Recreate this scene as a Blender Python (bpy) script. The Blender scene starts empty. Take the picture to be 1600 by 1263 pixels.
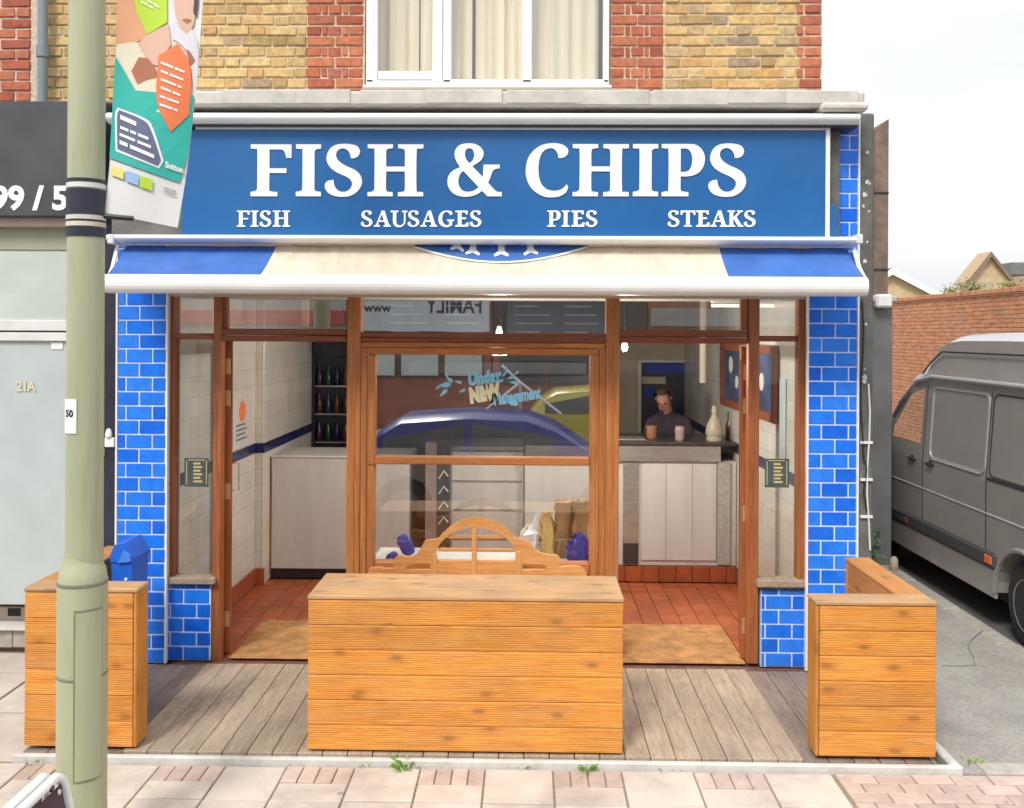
import bpy, bmesh, math, random
from mathutils import Vector, Matrix
from mathutils.geometry import tessellate_polygon
random.seed(7)
R = math.radians
S = bpy.context.scene
C = S.collection

# ------------------------------------------------------------------ camera
CAM_H = 2.29          # metres above the deck
FPX = 1450.0          # focal length in pixels of the 1600 px wide photograph
YAW, ROLL = math.atan(25/1450), 0.0052
cy_, sy_ = math.cos(YAW), math.sin(YAW)
fwd = Vector((-sy_, cy_, 0)); r0 = Vector((cy_, sy_, 0)); u0_ = Vector((0, 0, 1))
cr, sr = math.cos(ROLL), math.sin(ROLL)
rt = r0*cr + u0_*sr; up = u0_*cr - r0*sr
cd = bpy.data.cameras.new('camera'); cam = bpy.data.objects.new('camera', cd); C.objects.link(cam)
m = Matrix.Identity(4)
for i in range(3):
    m[i][0] = rt[i]; m[i][1] = up[i]; m[i][2] = -fwd[i]
m[2][3] = CAM_H
cam.matrix_world = m
cd.sensor_width = 36; cd.lens = 36*FPX/1600; cd.shift_y = -111.5/1600; cd.clip_end = 2000; cd.clip_start = 0.05
S.camera = cam

# ------------------------------------------------------------------ sky, sun, exposure
W = bpy.data.worlds.new('World'); S.world = W; W.use_nodes = True
nt = W.node_tree; nt.nodes.clear()
SUN_EL, SUN_AZ = R(48), R(205)      # azimuth measured clockwise from +Y
sky = nt.nodes.new('ShaderNodeTexSky'); sky.sky_type = 'NISHITA'; sky.sun_disc = False
sky.sun_elevation = SUN_EL; sky.sun_rotation = SUN_AZ; sky.dust_density = 4; sky.air_density = 1.0
tc = nt.nodes.new('ShaderNodeTexCoord')
mp = nt.nodes.new('ShaderNodeMapping'); mp.inputs['Scale'].default_value = (1.2, 1.2, 3.2)
nz = nt.nodes.new('ShaderNodeTexNoise'); nz.inputs['Scale'].default_value = 1.7; nz.inputs['Detail'].default_value = 5; nz.inputs['Roughness'].default_value = .5
rp = nt.nodes.new('ShaderNodeValToRGB')
rp.color_ramp.elements[0].position = .32; rp.color_ramp.elements[0].color = (5.7, 5.8, 6.05, 1)
rp.color_ramp.elements[1].position = .66; rp.color_ramp.elements[1].color = (8.0, 8.03, 8.1, 1)
mx = nt.nodes.new('ShaderNodeMixRGB'); mx.inputs[0].default_value = .86
bg = nt.nodes.new('ShaderNodeBackground'); bg.inputs[1].default_value = .1
wo = nt.nodes.new('ShaderNodeOutputWorld')
L = nt.links.new
L(tc.outputs['Generated'], mp.inputs[0]); L(mp.outputs[0], nz.inputs['Vector']); L(nz.outputs['Fac'], rp.inputs[0])
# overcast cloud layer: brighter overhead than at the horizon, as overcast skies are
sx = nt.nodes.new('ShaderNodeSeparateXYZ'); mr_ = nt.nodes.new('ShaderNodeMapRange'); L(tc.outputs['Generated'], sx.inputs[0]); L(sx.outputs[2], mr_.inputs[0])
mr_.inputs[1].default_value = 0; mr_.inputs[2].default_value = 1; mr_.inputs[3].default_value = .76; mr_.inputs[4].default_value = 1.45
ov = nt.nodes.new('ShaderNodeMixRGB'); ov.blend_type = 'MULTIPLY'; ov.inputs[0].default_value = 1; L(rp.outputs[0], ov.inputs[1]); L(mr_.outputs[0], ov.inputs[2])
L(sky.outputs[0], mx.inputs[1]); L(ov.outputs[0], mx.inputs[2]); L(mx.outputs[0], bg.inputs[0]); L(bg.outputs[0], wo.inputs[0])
sd = bpy.data.lights.new('sun', 'SUN'); sd.energy = 1.5; sd.angle = R(15); sd.color = (1, .96, .9)
so = bpy.data.objects.new('sun', sd); C.objects.link(so)
sdir = Vector((math.sin(SUN_AZ)*math.cos(SUN_EL), math.cos(SUN_AZ)*math.cos(SUN_EL), math.sin(SUN_EL)))
so.rotation_euler = sdir.to_track_quat('Z', 'Y').to_euler(); so.location = (0, -5, 12)
S.view_settings.view_transform = 'Standard'; S.view_settings.look = 'None'
S.view_settings.exposure = 0.84; S.view_settings.gamma = 1; S.view_settings.use_curve_mapping = False
S.render.engine = 'CYCLES'
S.cycles.use_denoising = True
S.cycles.max_bounces = 9; S.cycles.diffuse_bounces = 5; S.cycles.transparent_max_bounces = 16
S.cycles.sample_clamp_indirect = 6

# ------------------------------------------------------------------ helpers
def ray(u, v):
    xc, yc = (u-800)/FPX, (520-v)/FPX
    return rt*xc + up*yc + fwd
def at(u, v, Y):
    """world point on the plane Y seen at photo pixel (u, v)"""
    d = ray(u, v); t = Y/d.y
    return Vector((d.x*t, Y, CAM_H + d.z*t))
def X(u, Y, v=700): return at(u, v, Y).x
def Z(v, Y, u=800): return at(u, v, Y).z
def ground(u, v, z=0):
    d = ray(u, v); t = (z-CAM_H)/d.z
    return Vector((d.x*t, d.y*t, z))

WL = {}   # world location of things / parts
def put(o, loc, parent=None):
    loc = Vector(loc)
    C.objects.link(o)
    if parent is not None:
        o.parent = parent; o.location = loc - WL[parent.name]
    else: o.location = loc
    WL[o.name] = loc
    return o
def thing(name, label, cat, loc=(0, 0, 0), group=None):
    o = bpy.data.objects.new(name, None); o.empty_display_size = .1
    put(o, loc); o['label'] = label; o['category'] = cat
    if group: o['group'] = group
    return o
def tag(o, label, cat, group=None):
    o['label'] = label; o['category'] = cat
    if group: o['group'] = group
    return o
def struct(o): o['kind'] = 'structure'; return o
def stuff(o): o['kind'] = 'stuff'; return o

class MB:
    def __init__(s): s.v = []; s.f = []; s.sm = []
    def add(s, vs, fs, smooth=False):
        b = len(s.v); s.v += [Vector(p) for p in vs]
        for f in fs: s.f.append([i+b for i in f]); s.sm.append(smooth)
        return s
    def box(s, x0, x1, y0, y1, z0, z1):
        x0, x1 = min(x0, x1), max(x0, x1); y0, y1 = min(y0, y1), max(y0, y1); z0, z1 = min(z0, z1), max(z0, z1)
        vs = [(x, y, z) for z in (z0, z1) for y in (y0, y1) for x in (x0, x1)]
        return s.add(vs, [(0, 2, 3, 1), (4, 5, 7, 6), (0, 1, 5, 4), (2, 6, 7, 3), (0, 4, 6, 2), (1, 3, 7, 5)])
    def cbox(s, x0, x1, y0, y1, z0, z1, c=.004):
        """box with chamfered edges"""
        x0, x1 = min(x0, x1), max(x0, x1); y0, y1 = min(y0, y1), max(y0, y1); z0, z1 = min(z0, z1), max(z0, z1)
        c = min(c, (x1-x0)*.45, (y1-y0)*.45, (z1-z0)*.45)
        bm = bmesh.new(); bmesh.ops.create_cube(bm, size=1)
        for v in bm.verts: v.co = Vector(((x0+x1)/2+v.co.x*(x1-x0), (y0+y1)/2+v.co.y*(y1-y0), (z0+z1)/2+v.co.z*(z1-z0)))
        bmesh.ops.bevel(bm, geom=bm.edges[:], offset=c, segments=1, affect='EDGES')
        bm.verts.index_update()
        s.add([v.co.copy() for v in bm.verts], [[v.index for v in f.verts] for f in bm.faces]); bm.free()
        return s
    def tube(s, pts, r, n=8, cap=True, smooth=True):
        pts = [Vector(p) for p in pts]; k = len(pts)
        rs = r if isinstance(r, (list, tuple)) else [r]*k
        vs = []; ref = None
        for i, p in enumerate(pts):
            d = (pts[min(i+1, k-1)] - pts[max(i-1, 0)]).normalized()
            if ref is None:
                ref = d.orthogonal().normalized()
            a = (ref - d*ref.dot(d)).normalized(); ref = a
            b = d.cross(a)
            for j in range(n):
                t = 2*math.pi*j/n
                vs.append(p + (a*math.cos(t)+b*math.sin(t))*rs[i])
        fs = [(i*n+j, i*n+(j+1) % n, (i+1)*n+(j+1) % n, (i+1)*n+j) for i in range(k-1) for j in range(n)]
        s.add(vs, fs, smooth)
        if cap:
            s.add(vs[:n], [list(range(n))[::-1]]); s.add(vs[-n:], [list(range(n))])
        return s
    def lathe(s, prof, o=(0, 0, 0), n=20, axis='z', cap=True):
        o = Vector(o); vs = []
        for r, h in prof:
            for j in range(n):
                t = 2*math.pi*j/n; a, b = r*math.cos(t), r*math.sin(t)
                vs.append(o + (Vector((a, b, h)) if axis == 'z' else Vector((h, a, b)) if axis == 'x' else Vector((b, h, a))))
        k = len(prof)
        s.add(vs, [(i*n+j, i*n+(j+1) % n, (i+1)*n+(j+1) % n, (i+1)*n+j) for i in range(k-1) for j in range(n)], True)
        if cap:
            s.add(vs[:n], [list(range(n))[::-1]]); s.add(vs[-n:], [list(range(n))])
        return s
    def prism(s, loops, d0, d1, fn):
        """polygon (with holes) in 2D, extruded from d0 to d1; fn(a,b,d)->xyz"""
        if not isinstance(loops[0][0], (tuple, list, Vector)): loops = [loops]
        flat = [p for l in loops for p in l]
        tris = tessellate_polygon([[Vector((p[0], p[1], 0)) for p in l] for l in loops])
        n = len(flat)
        vs = [fn(p[0], p[1], d0) for p in flat] + [fn(p[0], p[1], d1) for p in flat]
        fs = [tuple(t) for t in tris] + [tuple(i+n for i in t[::-1]) for t in tris]
        s.add(vs, fs); b = 0
        for l in loops:
            k = len(l)
            s.add([vs[b+i] for i in range(k)]+[vs[n+b+i] for i in range(k)], [(i, (i+1) % k, k+(i+1) % k, k+i) for i in range(k)])
            b += k
        return s
    def grid(s, rows, smooth=True):
        n = len(rows[0]); vs = [p for r in rows for p in r]
        return s.add(vs, [(i*n+j, i*n+j+1, (i+1)*n+j+1, (i+1)*n+j) for i in range(len(rows)-1) for j in range(n-1)], smooth)
    def build(s, name, mat, parent=None, fix=True, sharp=38, origin=None):
        if origin is None:
            lo = Vector([min(p[i] for p in s.v) for i in range(3)]); hi = Vector([max(p[i] for p in s.v) for i in range(3)])
            o = (lo+hi)/2
            if parent is None: o.z = lo.z
        else: o = Vector(origin)
        me = bpy.data.meshes.new(name)
        me.from_pydata([p-o for p in s.v], [], s.f)
        for p, q in zip(me.polygons, s.sm): p.use_smooth = q
        if fix or any(s.sm):
            bm = bmesh.new(); bm.from_mesh(me)
            if any(s.sm): bmesh.ops.remove_doubles(bm, verts=bm.verts[:], dist=1e-5)
            if fix: bmesh.ops.recalc_face_normals(bm, faces=bm.faces[:])
            bm.to_mesh(me); bm.free()
        if any(s.sm): me.set_sharp_from_angle(angle=R(sharp))
        me.materials.append(mat)
        ob = bpy.data.objects.new(name, me)
        return put(ob, o, parent)

def B(name, mat, parent, x0, x1, y0, y1, z0, z1, c=.004):
    mb = MB()
    (mb.cbox(x0, x1, y0, y1, z0, z1, c) if c else mb.box(x0, x1, y0, y1, z0, z1))
    return mb.build(name, mat, parent, fix=False)
def PB(name, mat, parent, u0, v0, u1, v1, Y, d, c=.004):
    """box whose front face on plane Y covers the pixel rectangle"""
    um, vm = (u0+u1)/2, (v0+v1)/2
    return B(name, mat, parent, X(u0, Y, vm), X(u1, Y, vm), Y, Y+d, Z(v1, Y, um), Z(v0, Y, um), c)
def copy_at(o, loc, parent=None, scale=None):
    c = o.copy(); put(c, loc, parent)
    if scale: c.scale = scale
    return c
XZ = lambda Y: (lambda a, b, d: Vector((a, Y+d, b)))
def smooth_loop(pts, sub=4, ang=42):
    n = len(pts); P = [Vector((p[0], p[1])) for p in pts]; out = []
    def corner(i):
        a = P[i]-P[i-1]; b = P[(i+1) % n]-P[i]
        if a.length < 1e-6 or b.length < 1e-6: return True
        return abs(a.angle(b, 0)) > R(ang)
    cs = [corner(i) for i in range(n)]
    for i in range(n):
        p1, p2 = P[i], P[(i+1) % n]
        if cs[i] and cs[(i+1) % n]: out.append(p1); continue
        p0 = P[i-1] if not cs[i] else p1*2-p2; p3 = P[(i+2) % n] if not cs[(i+1) % n] else p2*2-p1
        for k in range(sub):
            t = k/sub
            out.append(.5*((2*p1)+(p2-p0)*t+(2*p0-5*p1+4*p2-p3)*t*t+(3*p1-p0-3*p2+p3)*t**3))
    return [(p.x, p.y) for p in out]
def text_mb(body, size, org, bold=0.0, depth=.004, mirror=False, xs=1.0, shear=0.0, rot=0.0, fn=None, align='LEFT'):
    """flat sans lettering standing in the XZ plane at org (left end of the baseline)"""
    cu = bpy.data.curves.new('tx', 'FONT'); cu.body = body; cu.size = size; cu.offset = bold; cu.extrude = depth/2; cu.shear = shear
    cu.align_x = align; cu.resolution_u = 3
    o = bpy.data.objects.new('tx', cu); C.objects.link(o)
    bpy.context.view_layer.update()
    me = bpy.data.meshes.new_from_object(o.evaluated_get(bpy.context.evaluated_depsgraph_get()))
    mb = MB(); org = Vector(org); ca, sa = math.cos(rot), math.sin(rot)
    vs = []
    for v in me.vertices:
        a, b = v.co.x*xs, v.co.y
        a, b = a*ca-b*sa, a*sa+b*ca
        vs.append(fn(a, b, v.co.z) if fn else org + Vector((-a if mirror else a, -v.co.z if not mirror else v.co.z, b)))
    mb.add(vs, [list(p.vertices) for p in me.polygons])
    bpy.data.objects.remove(o); bpy.data.curves.remove(cu); bpy.data.meshes.remove(me)
    return mb

# ------------------------------------------------------------------ materials
def mat_new(name):
    m = bpy.data.materials.new(name); m.use_nodes = True
    n = m.node_tree.nodes; p = n['Principled BSDF']
    return m, m.node_tree, n, p
def node(nt, t, **kw):
    n = nt.nodes.new(t)
    for k, v in kw.items(): setattr(n, k, v)
    return n
def setin(n, **kw):
    for k, v in kw.items(): n.inputs[k.replace('_', ' ')].default_value = v
    return n
def coords(nt, scale=(1, 1, 1), rand=True, world=False):
    """object coordinates, shifted by a random amount per object"""
    tc = node(nt, 'ShaderNodeTexCoord')
    mp = node(nt, 'ShaderNodeMapping'); mp.inputs['Scale'].default_value = scale
    src = tc.outputs['Object']
    if world: src = node(nt, 'ShaderNodeNewGeometry').outputs['Position']
    if rand:
        oi = node(nt, 'ShaderNodeObjectInfo'); mu = node(nt, 'ShaderNodeMath', operation='MULTIPLY'); mu.inputs[1].default_value = 37.3
        ad = node(nt, 'ShaderNodeVectorMath', operation='ADD')
        nt.links.new(oi.outputs['Random'], mu.inputs[0]); nt.links.new(src, ad.inputs[0]); nt.links.new(mu.outputs[0], ad.inputs[1])
        src = ad.outputs[0]
    nt.links.new(src, mp.inputs[0])
    return mp.outputs[0]
def noise(nt, vec, scale, detail=5, rough=.55, dist=0):
    n = node(nt, 'ShaderNodeTexNoise'); setin(n, Scale=scale, Detail=detail, Roughness=rough, Distortion=dist)
    nt.links.new(vec, n.inputs['Vector']); return n.outputs['Fac']
def ramp(nt, fac, stops, const=False):
    r = node(nt, 'ShaderNodeValToRGB'); cr = r.color_ramp
    if const: cr.interpolation = 'CONSTANT'
    while len(cr.elements) < len(stops): cr.elements.new(.5)
    for e, (p, c) in zip(cr.elements, stops):
        e.position = p; e.color = (c if len(c) == 4 else (*c, 1)) if isinstance(c, (tuple, list)) else (c, c, c, 1)
    nt.links.new(fac, r.inputs[0]); return r.outputs[0]
def mixc(nt, a, b, fac, mode='MIX'):
    n = node(nt, 'ShaderNodeMixRGB', blend_type=mode)
    for i, s in ((1, a), (2, b), (0, fac)):
        if hasattr(s, 'is_linked'): nt.links.new(s, n.inputs[i])
        elif isinstance(s, (int, float)): n.inputs[i].default_value = s if i == 0 else (s, s, s, 1)
        else: n.inputs[i].default_value = (*s, 1) if len(s) == 3 else s
    return n.outputs[0]
def bump(nt, p, h, strength=.3, dist=.01):
    b = node(nt, 'ShaderNodeBump'); setin(b, Strength=strength, Distance=dist)
    nt.links.new(h, b.inputs['Height']); nt.links.new(b.outputs[0], p.inputs['Normal'])
MC = {}
def simple(name, col, rough=.6, var=.15, scale=6, bs=0, bscale=60, metal=0, rand=0.0, coat=0, spec=.5, dirt=0, dirtcol=(.1, .09, .07), stretch=(1, 1, 1)):
    if name in MC: return MC[name]
    m, nt, n, p = mat_new(name)
    vec = coords(nt, stretch)
    f = noise(nt, vec, scale)
    c = mixc(nt, tuple(x*(1-var) for x in col), tuple(min(1, x*(1+var)) for x in col), ramp(nt, f, [(.3, 0), (.7, 1)]))
    if rand:
        oi = node(nt, 'ShaderNodeObjectInfo')
        c = mixc(nt, c, ramp(nt, oi.outputs['Random'], [(0, 1-rand), (1, 1.0)]), 1.0, 'MULTIPLY')
    if dirt:
        d = ramp(nt, noise(nt, vec, scale*.7, 8, .7, .6), [(.5, 0), (.72, dirt)])
        c = mixc(nt, c, dirtcol, d)
    nt.links.new(c, p.inputs['Base Color'])
    rr = ramp(nt, f, [(0, max(0, rough-.08)), (1, min(1, rough+.08))]); nt.links.new(rr, p.inputs['Roughness'])
    p.inputs['Metallic'].default_value = metal
    p.inputs['Coat Weight'].default_value = coat; p.inputs['Coat Roughness'].default_value = .12
    p.inputs['Specular IOR Level'].default_value = spec
    if bs: bump(nt, p, noise(nt, vec, bscale, 6, .6), bs, .008)
    MC[name] = m; return m
def wood(name, dark, mid, light, axis='x', rough=.55, grain=1.0, rand=.18, knots=.0, groove=0, grey=0, coat=0):
    if name in MC: return MC[name]
    m, nt, n, p = mat_new(name)
    sc = {'x': (1.5, 20, 20), 'y': (20, 1.5, 20), 'z': (20, 20, 1.5)}[axis]
    kc = {'x': (4.2, 9, 9), 'y': (9, 4.2, 9), 'z': (9, 9, 4.2)}[axis]
    vec = coords(nt, sc); f = noise(nt, vec, 1.6*grain, 7, .62, 1.2)
    f2 = noise(nt, vec, 7*grain, 4, .6, .4)
    fm = mixc(nt, f, f2, .35)
    c = ramp(nt, fm, [(.32, dark), (.5, mid), (.68, light)])
    c = mixc(nt, c, ramp(nt, noise(nt, coords(nt), 1.9, 3), [(.3, .8), (.7, 1.08)]), .8, 'MULTIPLY')
    oi = node(nt, 'ShaderNodeObjectInfo')
    c = mixc(nt, c, ramp(nt, oi.outputs['Random'], [(0, 1-rand), (1, 1.0)]), 1.0, 'MULTIPLY')
    if knots:
        vo = node(nt, 'ShaderNodeTexVoronoi', voronoi_dimensions='2D'); vo.inputs['Scale'].default_value = .62; vo.inputs['Randomness'].default_value = 1
        vc = coords(nt, kc); dn = node(nt, 'ShaderNodeTexNoise'); dn.inputs['Scale'].default_value = 1.5; nt.links.new(vc, dn.inputs['Vector'])
        sxyz = node(nt, 'ShaderNodeSeparateXYZ'); nt.links.new(mixc(nt, vc, dn.outputs['Color'], .1), sxyz.inputs[0]); cxy = node(nt, 'ShaderNodeCombineXYZ'); ad2 = node(nt, 'ShaderNodeMath', operation='ADD')
        i0 = 'xyz'.index(axis); o1, o2 = [k for k in range(3) if k != i0]
        nt.links.new(sxyz.outputs[i0], cxy.inputs[0]); nt.links.new(sxyz.outputs[o1], ad2.inputs[0]); nt.links.new(sxyz.outputs[o2], ad2.inputs[1]); nt.links.new(ad2.outputs[0], cxy.inputs[1])
        nt.links.new(cxy.outputs[0], vo.inputs['Vector'])
        k = ramp(nt, vo.outputs['Distance'], [(.035, knots), (.06, knots*.75), (.1, knots*.25), (.19, 0)])
        c = mixc(nt, c, tuple(x*.42 for x in dark), k)
    if grey:
        c = mixc(nt, c, (.24, .2, .165), ramp(nt, noise(nt, coords(nt), 2.6, 5, .6), [(.42, 0), (.66, grey)]))
    nt.links.new(c, p.inputs['Base Color']); p.inputs['Roughness'].default_value = rough
    p.inputs['Coat Weight'].default_value = coat; p.inputs['Coat Roughness'].default_value = .2
    h = fm
    if groove:
        wv = node(nt, 'ShaderNodeTexWave', wave_type='BANDS', bands_direction='Z' if axis == 'x' else 'X'); setin(wv, Scale=groove, Distortion=.15)
        nt.links.new(coords(nt, rand=False), wv.inputs['Vector']); h = mixc(nt, fm, wv.outputs['Fac'], .75)
    bump(nt, p, h, .38 if groove else .35, .006)
    MC[name] = m; return m
def bricks_mat(name, stops, mottling=.35):
    m, nt, n, p = mat_new(name)
    oi = node(nt, 'ShaderNodeObjectInfo'); c = ramp(nt, oi.outputs['Random'], stops)
    vec = coords(nt); f = noise(nt, vec, 22, 6, .65)
    c = mixc(nt, c, ramp(nt, f, [(.3, 1-mottling), (.7, 1.12)]), 1.0, 'MULTIPLY')
    c = mixc(nt, c, (.09, .075, .06), ramp(nt, noise(nt, vec, 9, 7, .7), [(.58, 0), (.74, .55)]))
    nt.links.new(c, p.inputs['Base Color']); p.inputs['Roughness'].default_value = .88
    bump(nt, p, f, .6, .006); return m
def glass(name, refl=.15, tint=(.97, .985, .98), rough=0.0):
    m, nt, n, p = mat_new(name); n.remove(p)
    t = node(nt, 'ShaderNodeBsdfTransparent'); t.inputs[0].default_value = (*tint, 1)
    g = node(nt, 'ShaderNodeBsdfGlossy'); g.inputs['Roughness'].default_value = rough
    x = node(nt, 'ShaderNodeMixShader'); lw = node(nt, 'ShaderNodeLayerWeight'); lw.inputs[0].default_value = .5
    r = ramp(nt, lw.outputs['Facing'], [(0.0, refl), (.6, refl+.03), (.8, refl+.14), (1, .9)])
    nt.links.new(r, x.inputs[0]); nt.links.new(t.outputs[0], x.inputs[1]); nt.links.new(g.outputs[0], x.inputs[2])
    nt.links.new(x.outputs[0], n['Material Output'].inputs[0]); return m
def emit(name, col, st):
    m, nt, n, p = mat_new(name); p.inputs['Emission Color'].default_value = (*col, 1); p.inputs['Emission Strength'].default_value = st
    p.inputs['Base Color'].default_value = (*col, 1); return m

M = {}
M['brick_y'] = bricks_mat('yellow stock brick', [(0, (.42, .28, .12)), (.2, (.58, .41, .18)), (.42, (.66, .47, .2)), (.62, (.6, .36, .14)), (.8, (.68, .5, .24)), (.93, (.5, .36, .2)), (1, (.36, .26, .17))])
M['brick_r'] = bricks_mat('red brick', [(0, (.36, .1, .055)), (.35, (.48, .14, .075)), (.7, (.56, .2, .1)), (1, (.42, .14, .09))])
M['brick_o'] = bricks_mat('orange wall brick', [(0, (.5, .21, .1)), (1, (.62, .3, .16))])
M['mortar'] = simple('lime mortar', (.6, .49, .34), .95, .2, 30, .4, 120)
M['mortar_p'] = simple('pale mortar', (.62, .5, .42), .95, .2, 30, .4, 120)
M['lead'] = simple('weathered lead', (.56, .535, .49), .7, .18, 7, .35, 25, dirt=.45, dirtcol=(.62, .6, .57))
M['white'] = simple('white powder coat', (.82, .82, .8), .35, .04, 4, dirt=.12, dirtcol=(.5, .48, .42))
M['pvc'] = simple('white upvc', (.84, .85, .85), .28, .03, 4, dirt=.1, dirtcol=(.55, .53, .48))
M['white_letter'] = simple('white vinyl', (.86, .86, .86), .4, .02, 5)
M['sign_blue'] = simple('sign blue', (.008, .112, .335), .38, .06, 2, dirt=.06, dirtcol=(.2, .25, .35))
M['aw_blue'] = simple('awning blue canvas', (.04, .14, .45), .8, .16, 5, .25, 300, dirt=.25, dirtcol=(.16, .2, .36))
M['aw_cream'] = simple('awning cream canvas', (.66, .58, .46), .85, .1, 5, .25, 300, dirt=.55, dirtcol=(.42, .35, .26), stretch=(3, 1, .7))
def tile_mat():
    m, nt, n, p = mat_new('blue glazed tile')
    oi = node(nt, 'ShaderNodeObjectInfo'); vec = coords(nt)
    c = ramp(nt, oi.outputs['Random'], [(0, (.008, .13, .74)), (.5, (.012, .185, .86)), (1, (.03, .23, .9))])
    f = noise(nt, vec, 14, 5, .6); c = mixc(nt, c, ramp(nt, f, [(.3, .8), (.7, 1.1)]), 1.0, 'MULTIPLY')
    nt.links.new(c, p.inputs['Base Color']); p.inputs['Roughness'].default_value = .22; p.inputs['Specular IOR Level'].default_value = .45
    bump(nt, p, noise(nt, vec, 6, 2), .12, .01); return m
M['tile'] = tile_mat()
M['grout'] = simple('pale grout', (.62, .7, .86), .9, .12, 20)
M['frame'] = wood('stained frame', (.2, .055, .02), (.36, .115, .038), (.46, .165, .055), 'z', .4, .8, .1, coat=.15)
M['frame_x'] = wood('stained frame rail', (.15, .04, .02), (.26, .075, .032), (.33, .105, .04), 'x', .4, .8, .1, coat=.15)
M['post'] = wood('stained post', (.3, .1, .03), (.46, .17, .05), (.56, .24, .075), 'z', .42, .8, .08, coat=.12)
M['post_x'] = wood('stained rail', (.34, .11, .03), (.5, .18, .05), (.58, .25, .08), 'x', .42, .8, .08, coat=.12)
M['plank'] = wood('orange stained plank', (.54, .185, .026), (.74, .295, .042), (.82, .4, .085), 'x', .62, 1.3, .17, .62, 26, .12)
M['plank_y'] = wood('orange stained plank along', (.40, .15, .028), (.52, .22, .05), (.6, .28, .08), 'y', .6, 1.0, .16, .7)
M['plank_z'] = wood('orange stained post', (.46, .17, .026), (.6, .25, .042), (.68, .32, .075), 'z', .6, 1.0, .16, .5)
M['plank_top'] = wood('weathered top plank', (.42, .22, .09), (.56, .32, .14), (.62, .4, .2), 'x', .7, 1.0, .14, .6, 0, .35)
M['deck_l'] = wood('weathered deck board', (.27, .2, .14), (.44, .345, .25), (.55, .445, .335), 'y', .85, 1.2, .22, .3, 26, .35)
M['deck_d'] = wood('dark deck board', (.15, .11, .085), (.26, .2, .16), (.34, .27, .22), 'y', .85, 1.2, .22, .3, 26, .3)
M['teak'] = wood('golden teak', (.5, .2, .055), (.68, .32, .1), (.76, .42, .17), 'x', .5, .8, .12, .2)
M['teak_z'] = wood('golden teak upright', (.5, .22, .06), (.7, .36, .13), (.78, .46, .2), 'z', .5, .8, .12)
M['quarry'] = simple('red quarry tile', (.4, .1, .032), .45, .2, 9, .15, 60, rand=.28, dirt=.25, dirtcol=(.3, .12, .06))
M['tgrout'] = simple('dark floor grout', (.15, .07, .05), .9, .2, 20)
M['coir'] = simple('coir mat', (.42, .215, .075), .98, .3, 9, .8, 180, dirt=.85, dirtcol=(.2, .1, .04))
M['slab'] = simple('concrete paving slab', (.6, .52, .445), .9, .1, 5, .3, 160, rand=.09, dirt=.42, dirtcol=(.36, .31, .26))
def spots(m):
    nt = m.node_tree; p = nt.nodes['Principled BSDF']; l = p.inputs['Base Color'].links[0].from_socket
    g = node(nt, 'ShaderNodeNewGeometry'); vo = node(nt, 'ShaderNodeTexVoronoi'); vo.inputs['Scale'].default_value = 4.2; nt.links.new(g.outputs['Position'], vo.inputs['Vector'])
    k = ramp(nt, vo.outputs['Distance'], [(.06, .6), (.085, 0)])
    c = mixc(nt, l, (.2, .18, .16), k)
    st = ramp(nt, noise(nt, g.outputs['Position'], 1.7, 7, .68), [(.45, 1.0), (.68, .74)])
    nt.links.new(mixc(nt, c, st, 1.0, 'MULTIPLY'), p.inputs['Base Color'])
spots(M['slab'])
M['paver'] = simple('pink block paver', (.57, .44, .375), .9, .12, 12, .3, 120, rand=.2, dirt=.35, dirtcol=(.42, .34, .28))
spots(M['paver']); 
M['joint'] = simple('sandy joint', (.26, .22, .17), .95, .3, 40)
M['asphalt'] = simple('worn side asphalt', (.38, .36, .33), .92, .2, 45, .8, 260, dirt=.35, dirtcol=(.44, .42, .38))
spots(M['asphalt'])
M['road'] = simple('road asphalt', (.11, .11, .11), .9, .2, 3, .5, 200)
M['kerb'] = simple('granite kerb', (.44, .41, .36), .85, .15, 14, .3, 120, rand=.2, dirt=.35, dirtcol=(.3, .28, .23))
M['wkerb'] = simple('white painted edging', (.56, .55, .52), .75, .12, 9, .3, 60, dirt=.55, dirtcol=(.3, .28, .24))
M['post_green'] = simple('sage green paint', (.4, .42, .27), .42, .07, 5, .08, 50, dirt=.6, dirtcol=(.25, .26, .17), stretch=(1.4, 1.4, .25))
M['black'] = simple('black plastic', (.025, .025, .028), .4, .2, 10)
M['navy'] = simple('near black navy paint', (.018, .022, .04), .45, .2, 8, dirt=.2, dirtcol=(.06, .07, .09))
M['charcoal'] = simple('charcoal sign panel', (.06, .065, .072), .4, .25, 2.5)
M['sage_glass'] = simple('frosted shop film', (.5, .56, .51), .35, .12, 1.6, stretch=(1, 1, 3))
M['door_grey'] = simple('pale grey door', (.45, .51, .51), .45, .07, 2.5, dirt=.2, dirtcol=(.4, .42, .4))
M['alu'] = simple('pale aluminium', (.68, .68, .66), .4, .06, 6, dirt=.2)
M['curtain'] = simple('beige curtain', (.85, .74, .56), .9, .12, 3, .2, 200, rand=.08, stretch=(6, 6, .4))
M['glass'] = glass('window glass', .33)
M['glass_mid'] = glass('upper sash glass', .42)
M['glass_low'] = glass('lower window glass', .13); M['glass_cab'] = glass('van cab glass', .02, (.9, .93, .92))
M['glass_up'] = glass('upper window glass', .1)
M['glass_door'] = glass('door glass', .06)
M['render_grey'] = simple('grimy grey render', (.13, .13, .122), .85, .3, 7, .5, 40, dirt=.7, dirtcol=(.1, .085, .07))
M['ext_grey'] = simple('grey rendered extension', (.17, .175, .18), .85, .18, 2.5, .3, 60, dirt=.3, dirtcol=(.12, .11, .1))
M['brown'] = simple('brown brick stack', (.2, .145, .11), .85, .3, 8, .4, 40)
M['wall_in'] = None
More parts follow.
